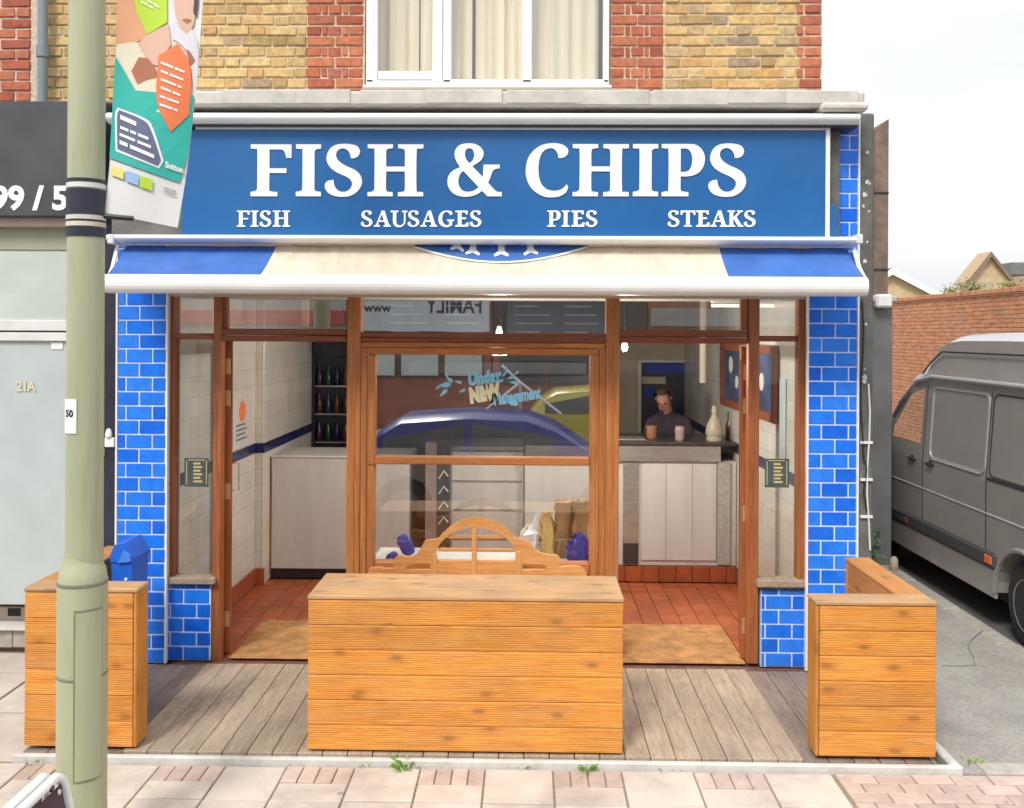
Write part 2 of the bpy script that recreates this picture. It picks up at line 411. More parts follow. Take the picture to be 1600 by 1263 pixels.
def wtile(name, col, grout, w=.15, h=.15, offs=0, gloss=.25, axis='x'):
    m, nt, n, p = mat_new(name)
    tc = node(nt, 'ShaderNodeNewGeometry')
    sp = node(nt, 'ShaderNodeSeparateXYZ'); cb = node(nt, 'ShaderNodeCombineXYZ'); nt.links.new(tc.outputs['Position'], sp.inputs[0])
    nt.links.new(sp.outputs['X' if axis == 'x' else 'Y'], cb.inputs[0]); nt.links.new(sp.outputs['Z'], cb.inputs[1])
    b = node(nt, 'ShaderNodeTexBrick'); b.offset = offs
    setin(b, Color1=(*col, 1), Color2=(*[x*.93 for x in col], 1), Mortar=(*grout, 1), Scale=1.0, Mortar_Size=.003, Brick_Width=w, Row_Height=h)
    nt.links.new(cb.outputs[0], b.inputs['Vector'])
    c = mixc(nt, b.outputs['Color'], ramp(nt, noise(nt, tc.outputs['Position'], 2.5, 4), [(.3, .88), (.7, 1.04)]), 1.0, 'MULTIPLY')
    nt.links.new(c, p.inputs['Base Color']); p.inputs['Roughness'].default_value = gloss
    bump(nt, p, b.outputs['Fac'], -.3, .004); return m
M['wtile_y'] = wtile('white wall tile', (.68, .65, .58), (.5, .47, .42), axis='y')
M['wtile_x'] = wtile('white wall tile front', (.68, .65, .58), (.5, .47, .42), axis='x')
M['dado'] = simple('navy dado tile', (.02, .025, .1), .25, .2, 20)
M['plaster'] = simple('cream plaster', (.56, .5, .4), .9, .08, 3)
M['ceiling'] = simple('white ceiling', (.72, .7, .65), .9, .05, 3)
M['steel'] = simple('brushed steel', (.55, .54, .52), .33, .15, 4, metal=.85, stretch=(1, 1, 8))
M['panel'] = simple('white counter panel', (.6, .58, .55), .35, .08, 2, stretch=(4, 1, .5))
M['counter_top'] = simple('dark counter top', (.05, .045, .045), .3, .2, 10)
M['brass'] = simple('brass', (.7, .53, .24), .35, .12, 20, metal=.6)
M['van'] = simple('grey van paint', (.38, .355, .34), .3, .06, 2, metal=.25, coat=.9, dirt=.2, dirtcol=(.3, .27, .23))
M['van_dark'] = simple('dark van plastic', (.06, .06, .068), .55, .15, 10)
M['rubber'] = simple('tyre rubber', (.03, .03, .031), .85, .2, 20)
M['rim'] = simple('silver wheel rim', (.5, .5, .5), .35, .1, 10, metal=.8)
M['seam'] = simple('panel gap', (.03, .03, .03), .8, .1, 10)
M['bin_blue'] = simple('blue plastic', (.01, .12, .62), .4, .1, 8)
M['bin_blue2'] = simple('blue plastic lid', (.06, .22, .72), .4, .1, 8)
M['film_blue'] = simple('dark blue plastic', (.003, .035, .36), .3, .15, 12)
M['sack'] = simple('brown paper sack', (.33, .21, .1), .9, .25, 6, .6, 30)
M['sack2'] = simple('tan paper sack', (.55, .38, .15), .9, .18, 6, .5, 30)
M['bag_white'] = simple('white carrier bag', (.75, .76, .76), .45, .1, 8, .6, 18)
M['leaf'] = simple('weed leaf', (.2, .42, .04), .6, .3, 30)
M['leaf_d'] = simple('dark leaf', (.035, .075, .025), .6, .35, 30)
M['lit'] = emit('lit bulb', (1, .8, .5), 6)
M['tube'] = emit('added strip glow', (1, .95, .85), .9)  # glow for the strip added under the ceiling

# ================================================================== ground
PV = -.05           # pavement level
gr = struct(MB().box(-60, 60, -40, 90, -1.0, -.2).build('ground', M['asphalt'], fix=False))
road = struct(MB().box(-60, 60, -6.6, 3.05, -.19, -.165).build('road', M['road'], fix=False))
sroad = struct(MB().box(3.74, 8.2, 3.05, 60, -.19, -.158).build('side_road', M['road'], fix=False))
fk = struct(MB().box(-30, 3.6, 3.05, 3.2, -.19, PV).build('kerb', M['kerb'], fix=False))
pav = struct(MB().box(-30, 4.6, 3.2, 5.0, -.15, PV-.012).build('pavement', M['joint'], fix=False))
lpav = struct(MB().box(-30, -2.72, 5.0, 7.2, -.15, PV-.012).build('pavement', M['joint'], fix=False))
spav = struct(MB().box(2.28, 3.56, 5.0, 40, -.15, PV-.004).build('side_pavement', M['asphalt'], fix=False))
def slab(parent, mat, x0, x1, y0, y1, name='slab', g=.005):
    z = PV + random.uniform(-.003, .002)
    o = B(name, mat, parent, x0+g, x1-g, y0+g, y1-g, PV-.05, z, .004)
    o.rotation_euler = (random.uniform(-.004, .004), random.uniform(-.004, .004), 0); return o
jx = [ground(u, 1203, PV).x for u in (139, 244, 348, 446, 553, 657, 758, 864, 970, 1082, 1190, 1295)]
step = (jx[-1]-jx[0])/11
xs = [jx[0]-step*k for k in range(10, 0, -1)] + jx
ya, yb, yc = 4.975, 4.80, 4.615
brickcol = {1, 3, 5, 7, 9}
for i in range(len(xs)-1):
    a, b = xs[i], xs[i+1]; k = i-10
    if k in brickcol or (k < 0 and k % 2):
        for q in range(4):
            w = (b-a)/4; slab(pav, M['paver'], a+q*w, a+(q+1)*w, yb, ya, 'paver', .003)
        slab(pav, M['slab'], a, b, yc, yb)
    else: slab(pav, M['slab'], a, b, yc, ya)
    for r_ in range(3): slab(pav, M['slab'], a, b, yc-.365*(r_+1), yc-.365*r_)
# block paving to the right
y = 4.975; row = 0
while y > 4.2:
    x = 1.645 + (-.1 if row % 2 else 0)
    while x < 4.2:
        slab(pav, M['paver'], max(1.645, x), x+.2, y-.1, y, 'paver', .003); x += .2
    y -= .1; row += 1
x = 2.45
while x < 4.4:
    slab(pav, M['kerb'], x, x+.42, 4.985, 5.12, 'kerb_stone', .006).location.z += .004; x += .42
for i, (a, b) in enumerate([(-6.5, -5.9), (-5.89, -5.26), (-5.25, -4.61), (-4.6, -3.95), (-3.94, -3.34), (-3.33, -2.74)]):
    for c, d in [(5.0, 5.62), (5.63, 6.28), (6.29, 6.9)]: slab(lpav, M['slab'], a, b, c, d)
# kerb of the side street
y = 5.3
while y < 24:
    k = B('kerb_stone', M['kerb'], spav, 3.56, 3.74, y, y+.9, -.19, PV+random.uniform(-.004, .006), .02); y += .908
# long crack in the side pavement, flat dark grey strips laid on the surface
mb = MB(); pts = [ground(u, v, PV) for u, v in ((1536, 985), (1518, 1000), (1512, 1012), (1521, 1026), (1523, 1040))]
pts2 = [ground(u, v, PV) for u, v in ((1470, 1040), (1500, 1041), (1523, 1040), (1542, 1044))]
for P in (pts, pts2):
    for a, b in zip(P, P[1:]):
        n = Vector((-(b-a).y, (b-a).x, 0)).normalized()*random.uniform(.0015, .0035)
        mb.add([a+n+Vector((0, 0, .002)), b+n+Vector((0, 0, .002)), b-n+Vector((0, 0, .002)), a-n+Vector((0, 0, .002))], [(0, 1, 2, 3)])
mb.build('pavement_crack', simple('crack grey', (.13, .125, .115), .95), spav, fix=False)

# ================================================================== timber deck
DX0, DX1 = ground(38, 1168).x, ground(1466, 1190).x
DY0, DY1 = 5.02, 6.36
deck = struct(MB().box(DX0, DX1, DY0, 6.9, -.1, -.024).build('deck', simple('dark deck gap', (.07, .055, .045), .9), fix=False))
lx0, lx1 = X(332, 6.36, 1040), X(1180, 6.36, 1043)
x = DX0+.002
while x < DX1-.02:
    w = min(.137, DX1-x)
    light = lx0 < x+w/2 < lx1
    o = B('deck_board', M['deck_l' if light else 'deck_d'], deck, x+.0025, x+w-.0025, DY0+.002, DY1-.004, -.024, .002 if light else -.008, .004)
    o.location.z += random.uniform(-.002, .002); x += .137
# front ramp sides run wider at the street than at the door, as in the photograph
edg = struct(B('deck_edging', M['wkerb'], None, DX0-.03, DX1+.12, 4.982, 5.018, -.1, -.012, .008))
e2 = struct(B('deck_edging', M['wkerb'], None, DX1+.06, DX1+.12, 5.02, 5.55, -.1, -.012, .008)); e2.rotation_euler.z = 0

# ================================================================== shop building
PY, FY, WY = 6.35, 6.42, 6.60
xl, xr = X(181, PY), X(1341, PY)
bld = thing('shop_building', 'takeaway shop of yellow and red brick over a blue tiled wooden shopfront', 'building', ((xl+xr)/2, WY, 0))
ZL0, ZL1 = Z(172, 6.15), Z(144, 6.15)                 # lead ledge
xu = X(1285, WY, 70)                                  # right end of the upper floor
xw0, xw1, zw0, zw1 = X(570, WY, 70), X(954, WY, 70), Z(138, WY), 5.35
xlb = X(58, WY, 70)                                   # left end of the upper floor
ZT = 6.0
mb = MB()
mb.box(xlb, xw0, WY, WY+.24, ZL0, ZT); mb.box(xw1, xu-.004, WY, WY+.24, ZL0, ZT)
mb.box(xw0, xw1, WY, WY+.24, ZL0, zw0); mb.box(xw0, xw1, WY, WY+.24, zw1, ZT)
upw = mb.build('upper_wall', M['mortar'], bld, fix=False)
mb = MB(); mb.box(xu-.24, xu-.004, WY+.24, 11.6, ZL0, ZT); mb.box(xlb, xlb+.2, WY+.24, 11.6, ZL0, ZT); mb.box(xlb, xu, 11.4, 11.64, ZL0, ZT)
mb.build('side_wall', M['brick_o'], bld, fix=False)
mb = MB(); mb.prism([(WY-.15, ZT), (9.1, ZT+2.2), (11.8, ZT)], xlb-.1, xu+.1, lambda a, b, d: Vector((d, a, b)))
mb.build('roof', simple('slate roof', (.09, .09, .1), .8, .2, 5), bld)
# --- individual bricks
CO = ZL1 - .012; PITCH = .0752; NR = 12
def brick_variants(w, h, n=3, name='brick', mat=None):
    out = []
    for k in range(n):
        mb = MB(); mb.cbox(-w/2, w/2, -.03, .03, -h/2, h/2, .006)
        for v in mb.v:
            if v.y < 0: v += Vector((random.uniform(-.003, .003), random.uniform(-.003, .003), random.uniform(-.0025, .0025)))
        me = bpy.data.meshes.new(name); me.from_pydata(mb.v, [], mb.f); me.materials.append(mat); out.append(me)
    return out
BV = {}
def brick(name, mat, parent, x0, x1, zc, y=WY, h=.064):
    w = round(x1-x0, 2)
    if w < .02: return
    key = (name, w, h)
    if key not in BV: BV[key] = brick_variants(w, h, 3, name, mat)
    o = bpy.data.objects.new(name, random.choice(BV[key]))
    put(o, ((x0+x1)/2, y-.006+random.uniform(-.004, .004)+.03-.004, zc+random.uniform(-.0015, .0015)), parent)
    o.rotation_euler = (random.uniform(-.01, .01), random.uniform(-.006, .006), random.uniform(-.008, .008))
top_mb = {'y': MB(), 'r': MB()}
def lay(x0, x1, row, kind, key):
    """one course between x0 and x1; rows above the picture go into one mesh"""
    zc = CO + PITCH*(row+.5); J = .0105
    seq = []
    if kind == 'flemish':
        pat = [.215, .103] if row % 2 else [.103, .215]
        x = x0 + (0 if row % 2 == 0 else -.055); i = 0
        while x < x1-.02:
            w = pat[i % 2]*random.uniform(.97, 1.03); seq.append((max(x, x0), min(x+w, x1))); x += w+.009; i += 1
    else:
        wall = x1-x0
        ws = [.5, .5] if row % 2 == 0 else [.26, .12, .24, .12, .26]
        if wall < .25: ws = [1.0] if row % 2 == 0 else [.34, .66]
        tot = sum(ws); x = x0
        for f in ws: w = wall*f/tot; seq.append((x, x+w-J)); x += w
    for a, b in seq:
        if b-a < .03: continue
        if row < NR: brick('yellow_brick' if key == 'y' else 'red_brick', M['brick_'+key], upw, a, b, zc)
        else: top_mb[key].box(a, b, WY-.007, WY+.03, zc-.033, zc+.033)
xp0 = X(480, WY, 70); xp1 = X(1038, WY, 70); xq = X(1250, WY, 70)
for row in range(27):
    lay(xlb+.02, xp0-.006, row, 'flemish', 'y'); lay(xp0, xw0-.004, row, 'pier', 'r')
    lay(xw1+.006, xp1, row, 'pier', 'r'); lay(xp1+.006, xq-.006 - (.03 if row % 2 else 0), row, 'flemish', 'y')
    lay(xq - (.03 if row % 2 else 0), xu, row, 'pier', 'r')
for k, nm in (('y', 'yellow_brickwork'), ('r', 'red_brickwork')): stuff(top_mb[k].build(nm, M['brick_'+k], upw, fix=False))

# --- upper window
wy = WY-.035
win = PB('window', M['pvc'], bld, 572, 124, 952, 136, wy, .12, .006)
def wf(u0, v0, u1, v1, y=wy, d=.09, nm='frame'): return PB(nm, M['pvc'], win, u0, v0, u1, v1, y, d, .006)
zt = zw1-.02
def wv(u0, u1, y=wy, nm='mullion', z0=zw0+.03):
    return B(nm, M['pvc'], win, X(u0, wy, 60), X(u1, wy, 60), y, y+.09, z0, zt, .006)
wv(572, 584); wv(692, 705); wv(816, 831, nm='mullion'); wv(943, 952)
wv(584.5, 590, wy-.012, 'sash_stile'); wv(676, 691.5, wy-.012, 'sash_stile')
PB('sash_rail', M['pvc'], win, 590.3, 111, 675.7, 124, wy-.012, .06, .006)
B('window_head', M['pvc'], win, X(572, wy, 60), X(952, wy, 60), wy, wy+.09, zt, zt+.06, .006)
B('sill', M['pvc'], win, X(568, wy, 60), X(956, wy, 60), wy-.03, wy+.1, zw0-.012, zw0+.008, .006)
for a, b in ((590, 676), (705, 816), (831, 943)):
    B('pane', M['glass_up'], win, X(a, wy, 60), X(b, wy, 60), wy+.045, wy+.049, zw0+.03, zt, 0)
B('room_back', M['plaster'], bld, xw0-.2, xw1+.2, WY+.55, WY+.6, ZL0, ZT-.1, 0)
def curtain(u0, u1, n, lab, amp=.018):
    a, b = X(u0, WY+.13, 60), X(u1, WY+.13, 60); rows = []
    N = n*6
    for z in (zw0-.05, zw0+.4, zw0+.9, zt+.1):
        rows.append([Vector((a+(b-a)*i/N, WY+.13+amp*math.sin(i/N*n*2*math.pi+.6*math.sin(i*.7)) + .01*math.sin(i*.37), z)) for i in range(N+1)])
    mb = MB(); mb.grid(rows)
    rows2 = [[p+Vector((0, .004, 0)) for p in r] for r in rows]; mb.grid(rows2[::-1])
    return tag(mb.build('curtain', M['curtain'], None, fix=False, sharp=80), lab, 'curtain', 'curtains in the upstairs window')
curtain(578, 655, 4, 'beige curtain behind the left opening sash upstairs'); curtain(657, 738, 4, 'beige curtain left of the dark gap in the middle upstairs pane')
curtain(743, 822, 5, 'beige curtain right of the dark gap in the middle upstairs pane'); curtain(826, 935, 5, 'beige curtain behind the right upstairs pane')

# --- lead ledge over the shopfront
xe = X(1352, 6.12, 160)
mb = MB(); mb.cbox(X(200, 6.12, 160), xe, 6.12, WY+.02, ZL0+.02, ZL1, .015)
led = mb.build('ledge', M['lead'], bld, fix=False)
for k in range(9):           # folded lead laps over the front edge
    a = X(330+k*112+random.uniform(-20, 20), 6.12, 160)
    B('lead_lap', M['lead'], led, a, a+.5, 6.106+.003*(k % 3), 6.3, ZL0+.03+random.uniform(-.012, .014), ZL1+.004+.002*(k % 2), .006)
B('lead_drip', M['lead'], led, X(1283, 6.1, 165), X(1358, 6.1, 165), 6.095, WY, ZL0-.015, ZL0+.045, .02)

# --- hidden body of the shopfront: party walls, fascia box, ceiling, back wall
ZC = 2.72; YB = 11.5
iw0, iw1 = -2.46, 1.93
zfb = Z(466, FY)
mb = MB(); mb.box(xl+.01, xr-.01, PY+.03, WY+.24, zfb, ZL0+.03)
mb.build('fascia_backing', M['plaster'], bld, fix=False)
mb = MB(); mb.box(xl, iw0, FY+.1, YB, -.05, ZC+.1)
lw = mb.build('party_wall', M['wtile_y'], bld, fix=False)
mb = MB(); mb.box(iw1, xr, FY+.1, YB, -.05, ZC+.1)
rw = mb.build('party_wall', M['wtile_y'], bld, fix=False)
B('back_wall', M['plaster'], bld, xl, xr, YB, YB+.14, -.05, ZC+.1, 0)
mb = MB(); mb.box(xl, xr, FY+.1, YB+.1, ZC, ZC+.14); mb.box(xl, xr, WY+.24, YB+.1, ZC+.14, ZL0+.05)
mb.build('ceiling', M['ceiling'], bld, fix=False)
B('ceiling_beam', M['ceiling'], bld, iw0, iw1, 7.75, 7.95, ZC-.1, ZC, .004)
# pilaster with dado on the left wall
B('pilaster', M['wtile_x'], bld, iw0, X(412, 8.35), 8.35, 10.2, 0, ZC, .004)
zd = 1.235
B('dado_tile', M['dado'], bld, iw0-.001, iw0+.005, FY+.12, 8.35, zd-.045, zd+.045, 0)
B('dado_tile', M['dado'], bld, iw0+.006, X(412, 8.35)+.004, 8.344, 8.349, zd-.045, zd+.045, 0)
B('dado_tile', M['dado'], bld, X(412, 8.35)-.002, X(412, 8.35)+.006, 8.352, 10.2, zd-.045, zd+.045, 0)
B('dado_tile', M['dado'], bld, iw1-.005, iw1+.001, FY+.12, YB, zd-.045, zd+.045, 0)
sk = .15
B('skirting_tile', M['quarry'], bld, iw0, iw0+.014, FY+.12, 8.33, 0, sk, .003)
B('skirting_tile', M['quarry'], bld, iw0+.015, X(412, 8.35)+.014, 8.334, 8.349, 0, sk, .003)
B('skirting_tile', M['quarry'], bld, iw1-.014, iw1, FY+.12, 8.5, 0, sk, .003)

# --- quarry tile floor
fl = struct(MB().box(iw0, iw1, FY-.05, YB, -.05, -.012).build('interior_floor', M['tgrout'], fix=False))
tw = .152
for (a, b) in ((-2.44, -1.2), (.62, 1.92)):
    x = a
    while x < b-.03:
        y = 6.5
        while y < 8.52:
            w = min(tw, b-x)
            if w > .05: B('floor_tile', M['quarry'], fl, x+.003, x+w-.003, y+.003, min(y+tw, 8.55)-.003, -.02, random.uniform(-.001, .001), .003)
            y += tw
        x += tw
def mat_thing(u0, u1, lab):
    o = B('door_mat', M['coir'], None, X(u0, 6.44, 1038), X(u1, 6.44, 1038), 6.44, 7.28, .002, .016, .006)
    me = o.data
    return tag(o, lab, 'mat', 'coir mats in the doorways')
mat_thing(358, 500, 'worn coir mat inside the left doorway beside the planter'); mat_thing(955, 1166, 'worn coir mat inside the right doorway under the counter front')

# --- blue tiled piers and stall risers
def tiled(nm, x0, x1, y, z0, z1, depth, phase):
    p = B(nm, M['grout'], bld, x0, x1, y+.006, y+depth, z0, z1, 0)
    ph, tw, g = .0985, .183, .0105; r = 0; z = z0
    while z < z1-.02:
        off = phase if r % 2 == 0 else phase-tw/2
        x = x0 + .004 - ((-off) % tw)
        while x < x1-.012:
            a, b = max(x, x0+.004), min(x+tw-g, x1-.004)
            if b-a > .012: B('tile', M['tile'], p, a, b, y+random.uniform(-.001, .001), y+.02, z+g/2, min(z+ph-g/2, z1), .003)
            x += tw
        z += ph; r += 1
    return p
pl = tiled('tiled_pier', X(183, PY), X(259, PY), PY, 0, ZL0, .16, .15)
pr_ = tiled('tiled_pier', X(1263, PY), X(1339, PY), PY, 0, ZL0, .16, .09)
for a, b in ((180.5, 183), (259, 261.5), (1260, 1263), (1339, 1341.5)):
    B('edge_trim', M['white'], bld, X(a, PY), X(b, PY), PY-.006, PY+.02, 0, ZL0, 0)
sl = tiled('stall_riser', X(262, FY), X(331, FY), FY-.01, 0, Z(913, FY), .12, .12)
sr_ = tiled('stall_riser', X(1190, FY), X(1258, FY), FY-.01, 0, Z(918, FY), .12, .03)

# --- stained timber shopfront
FR = {}
def fp(u0, v0, u1, v1, y=FY, d=.09, nm='frame_post', mat='frame', par=None): return PB(nm, M[mat], par or bld, u0, v0, u1, v1, y, d, .006)
def fx(u0, v0, u1, v1, y=FY, d=.085, nm='frame_rail', mat='frame_x', par=None): return PB(nm, M[mat], par or bld, u0, v0, u1, v1, y, d, .006)
fx(262, 446, 1262, 463, FY-.01, .1, 'frame_head')
fp(262, 463, 272, 906); fp(332, 463, 345, 1036); fp(1169, 463, 1186, 1038); fp(1247, 463, 1260, 910)
fx(272, 521, 332, 531); fx(1186, 525, 1247, 534)
fx(259, 904, 334, 914, FY-.05, .14, 'sill', 'deck_l'); fx(1184, 908, 1262, 919, FY-.05, .14, 'sill', 'deck_l')
fx(345, 514, 541, 524); fx(345, 524.5, 541, 534, FY-.012, .1); fx(967, 516, 1169, 527); fx(967, 527.5, 1169, 537, FY-.012, .1)
fp(345, 463, 355, 514, FY+.02, .06); fp(1158, 463, 1169, 516, FY+.02, .06)
# central posts: moulded, with beads
for a, b in ((541, 562), (946, 967)):
    fp(a, 463, b, 1040, FY-.014, .11, 'window_post', 'post')
for a, b in ((549.5, 553.5), (954.5, 958.5)): fp(a, 535, b, 1040, FY-.02, .01, 'bead', 'post')
fx(562, 521, 946, 528); fx(562, 528.5, 946, 536, FY+.004)
# display window
dw = fx(562, 536, 946, 543.5, FY-.006, .1, 'display_window', 'post_x')
fp(562, 543.7, 572, 1040, FY-.006, .1, 'outer_stile', 'post', dw); fp(936, 543.7, 946, 1040, FY-.006, .1, 'outer_stile', 'post', dw)
fx(572, 543.7, 936, 555, FY+.004, .08, 'top_rail', 'post_x', dw)
fp(572, 555, 585, 1040, FY+.004, .08, 'stile', 'post', dw); fp(921, 555, 936, 1040, FY+.004, .08, 'stile', 'post', dw)
fx(585, 715, 921, 727, FY-.004, .09, 'mid_rail', 'post_x', dw)
fx(575, 718, 585, 727, FY-.004, .09, 'bracket', 'post', dw)
fx(585, 880, 921, 897, FY-.012, .1, 'bottom_rail', 'post_x', dw)
fx(585, 897.5, 921, 1040, FY+.01, .06, 'apron_panel', 'frame_x', dw)
PB('pane', M['glass_mid'], dw, 585, 555, 921, 715, FY+.045, .005, 0); PB('pane', M['glass_low'], dw, 585, 727, 921, 880, FY+.045, .005, 0)
# transom lights and side lights
for i, (u0, v0, u1, v1) in enumerate([(272, 463, 332, 521), (355, 463, 541, 514), (562, 463, 946, 521), (967, 463, 1158, 516), (1186, 463, 1247, 525)]):
    PB('transom_pane', M['glass'], bld, u0, v0, u1, v1, FY+.045, .005, 0)
PB('side_light', M['glass_door'], bld, 272, 531, 332, 904, FY+.045, .005, 0); PB('side_light', M['glass_door'], bld, 1186, 534, 1247, 908, FY+.045, .005, 0)
# open door leaves folded in almost edge-on
def door_leaf(u0, u1, vtop, back, vs, hand):
    y0, y1 = FY+.1, FY+.84
    a0, a1 = X(u0, y0, 800), X(u1, y0, 800); w = a1-a0
    d = Vector((back, y1-y0, 0)); z0, z1 = .02, Z(vtop, FY)
    def leafbox(t0, t1, za, zb, th=1.0, off=0.0, nm='stile', mat='frame', par=None):
        mb = MB(); c = w*(1-th)/2
        P = []
        for t in (t0, t1):
            for q in (a0+c+off, a1-c+off): P.append(Vector((q, y0, 0))+d*t)
        vs_ = [(p.x, p.y, z) for z in (za, zb) for p in P]
        mb.add(vs_, [(0, 2, 3, 1), (4, 5, 7, 6), (0, 1, 5, 4), (2, 6, 7, 3), (0, 4, 6, 2), (1, 3, 7, 5)])
        return mb.build(nm, M[mat], par or bld)
    dr = leafbox(0, .13, z0, z1, nm='door')
    leafbox(.87, 1, z0, z1, nm='stile', par=dr); leafbox(.132, .868, z0, z0+.28, nm='bottom_rail', mat='frame_x', par=dr); leafbox(.132, .868, z1-.1, z1, nm='top_rail', mat='frame_x', par=dr)
    leafbox(.132, .868, z0+.282, z1-.102, .1, nm='pane', mat='glass_door', par=dr)
    for v in vs:
        zc = Z(v, y0); B('hinge', M['brass'], dr, a0+w*.28, a1-w*.22, y0-.006, y0+.004, zc-.055, zc+.055, .002)
    if hand:
        hx = a1+.012
        MB().tube([(a1-.01, y0+.02, Z(728, y0)), (hx+.03, y0+.02, Z(728, y0)), (hx+.03, y0+.02, Z(770, y0)), (a1-.01, y0+.02, Z(770, y0))], .006, 6).build('handle', M['steel'], dr)
    return dr
door_leaf(347.5, 362.5, 536, -.235, (575, 625, 772, 972), True)
door_leaf(1157, 1170, 540, .155, (580, 632, 800, 975), False)

# --- fascia: awning cassette rails, signboard
def long_round(nm, mat, par, u0, u1, v0, v1, Y, d=.12, n=10):
    """rounded rail along x"""
    um = (u0+u1)/2; z0, z1 = Z(v1, Y, um), Z(v0, Y, um); h = (z1-z0)/2
    prof = [(Y+d, z0)] + [(Y+d*.45-math.cos(t)*d*.45, (z0+z1)/2+math.sin(t)*h) for t in [(-math.pi/2)+math.pi*i/n for i in range(n+1)]] + [(Y+d, z1)]
    mb = MB(); x0, x1 = X(u0, Y, (v0+v1)/2), X(u1, Y, (v0+v1)/2)
    mb.prism(prof, x0, x1, lambda a, b, dd: Vector((dd, a, b))); return mb.build(nm, mat, par)
cs = long_round('shutter_cover', M['white'], bld, 164, 1345, 173, 192, 6.1, .2)
cs['label'] = 'long rounded white rail under the lead ledge'
B('soffit_gap', M['black'], bld, X(175, 6.2), X(1335, 6.2), 6.16, PY+.03, Z(200, 6.2), Z(193, 6.2)-.002, 0)
sg = thing('shop_sign', 'wide blue signboard reading FISH & CHIPS in white serif capitals', 'sign', (X(800, 6.2), 6.2, Z(370, 6.2)))
SY = 6.2
board = PB('board', M['sign_blue'], sg, 284, 203, 1296, 371, SY, .08, .003)
PB('end_patch', M['sign_blue'], sg, 1297, 320, 1308, 371, SY+.004, .07, .003)
PB('trim', M['white'], sg, 305, 195.5, 1290, 202.5, SY-.008, .08, .002)
PB('trim', M['white'], sg, 1290.5, 194, 1297, 371, SY-.012, .08, .002)
PB('backing', M['render_grey'], sg, 175, 193, 1312, 372, SY+.085, .03, 0)
GL = {}
def G(ch, scale, x0, base, loops, wdt):   # loops in zoom pixels -> units of cap height 1
    GL[ch] = [smooth_loop([((x-x0)/scale, (base-y)/scale) for x, y in l]) for l in loops]
G('F', 650, 95, 775, [[(95,125),(608,125),(608,293),(540,293),(530,240),(505,200),(470,188),(330,188),(330,425),(545,425),(545,482),(330,482),(330,690),(345,712),(380,720),(432,720),(432,775),(95,775),(95,720),(150,712),(178,690),(178,205),(165,185),(130,178),(95,178)]], 0)
G('I', 650, 660, 775, [[(660,125),(975,125),(975,178),(920,185),(893,210),(893,690),(915,712),(975,720),(975,775),(660,775),(660,720),(715,712),(742,690),(742,210),(720,185),(660,178)]], 0)
G('S', 650, 1022, 775, [[(1350,300),(1400,295),(1445,265),(1463,215),(1440,160),(1380,130),(1270,118),(1150,135),(1075,195),(1042,285),(1055,360),(1105,430),(1190,485),(1290,530),(1345,570),(1365,620),(1345,675),(1300,710),(1250,720),(1190,703),(1145,645),(1130,570),(1075,578),(1035,605),(1022,650),(1045,710),(1110,760),(1220,782),(1340,770),(1430,715),(1480,640),(1487,570),(1460,500),(1400,445),(1300,400),(1215,350),(1170,295),(1163,240),(1190,195),(1245,175),(1300,195),(1335,240)]], 0)
G('H', 933, 165, 1113, [[(165,180),(620,180),(620,250),(540,262),(500,310),(500,580),(835,580),(835,310),(800,262),(712,250),(712,180),(1168,180),(1168,250),(1085,262),(1047,310),(1047,985),(1085,1030),(1168,1040),(1168,1113),(712,1113),(712,1040),(795,1030),(835,985),(835,668),(500,668),(500,985),(540,1030),(620,1040),(620,1113),(165,1113),(165,1040),(245,1030),(288,985),(288,310),(245,262),(165,250)]], 0)
G('&', 933, 105, 1113, [[(1080,1113),(825,1113),(725,1015),(640,1075),(540,1110),(430,1122),(300,1105),(190,1045),(120,945),(105,840),(125,745),(200,655),(330,590),(270,500),(235,410),(230,340),(255,260),(330,190),(440,165),(500,163),(600,178),(700,235),(748,320),(745,390),(700,470),(620,530),(550,575),(740,770),(750,545),(1040,545),(1040,610),(960,625),(910,670),(880,760),(835,870),(980,1020),(1080,1035)],
  [(495,520),(440,450),(415,370),(425,300),(460,258),(500,252),(550,270),(580,340),(578,410),(550,475)], [(390,660),(665,950),(600,1000),(520,1028),(440,1030),(365,1000),(315,925),(300,840),(315,755),(350,690)]], 0)
G('C', 860, 120, 1030, [[(662,400),(740,390),(800,350),(822,290),(800,230),(730,180),(620,155),(540,155),(400,180),(260,265),(160,400),(120,590),(140,750),(210,890),(330,990),(450,1040),(560,1047),(680,1030),(780,970),(822,885),(800,830),(750,885),(670,930),(570,940),(470,915),(390,840),(345,730),(330,600),(340,450),(380,330),(440,265),(530,235),(600,260),(645,325)]], 0)
G('P', 810, 135, 968, [[(135,158),(560,158),(660,170),(740,225),(790,310),(802,400),(780,500),(720,590),(620,645),(500,660),(428,660),(428,860),(450,893),(550,905),(550,968),(135,968),(135,905),(215,890),(240,850),(240,270),(215,230),(135,220)],
  [(428,230),(520,230),(570,265),(600,330),(608,410),(590,510),(550,570),(490,590),(428,592)]], 0)
G('A', 200, 195, 275, [[(195,275),(195,258),(222,250),(292,75),(328,75),(383,248),(405,258),(405,275),(315,275),(315,258),(335,252),(325,215),(258,215),(248,250),(272,258),(272,275)], [(266,195),(318,195),(293,122)]], 0)
G('U', 200, 402, 275, [[(402,75),(500,75),(500,95),(475,100),(475,215),(485,245),(515,258),(545,250),(565,225),(568,200),(568,100),(545,95),(545,75),(610,75),(610,95),(588,100),(588,205),(575,245),(545,272),(505,282),(465,272),(440,245),(432,210),(432,100),(402,95)]], 0)
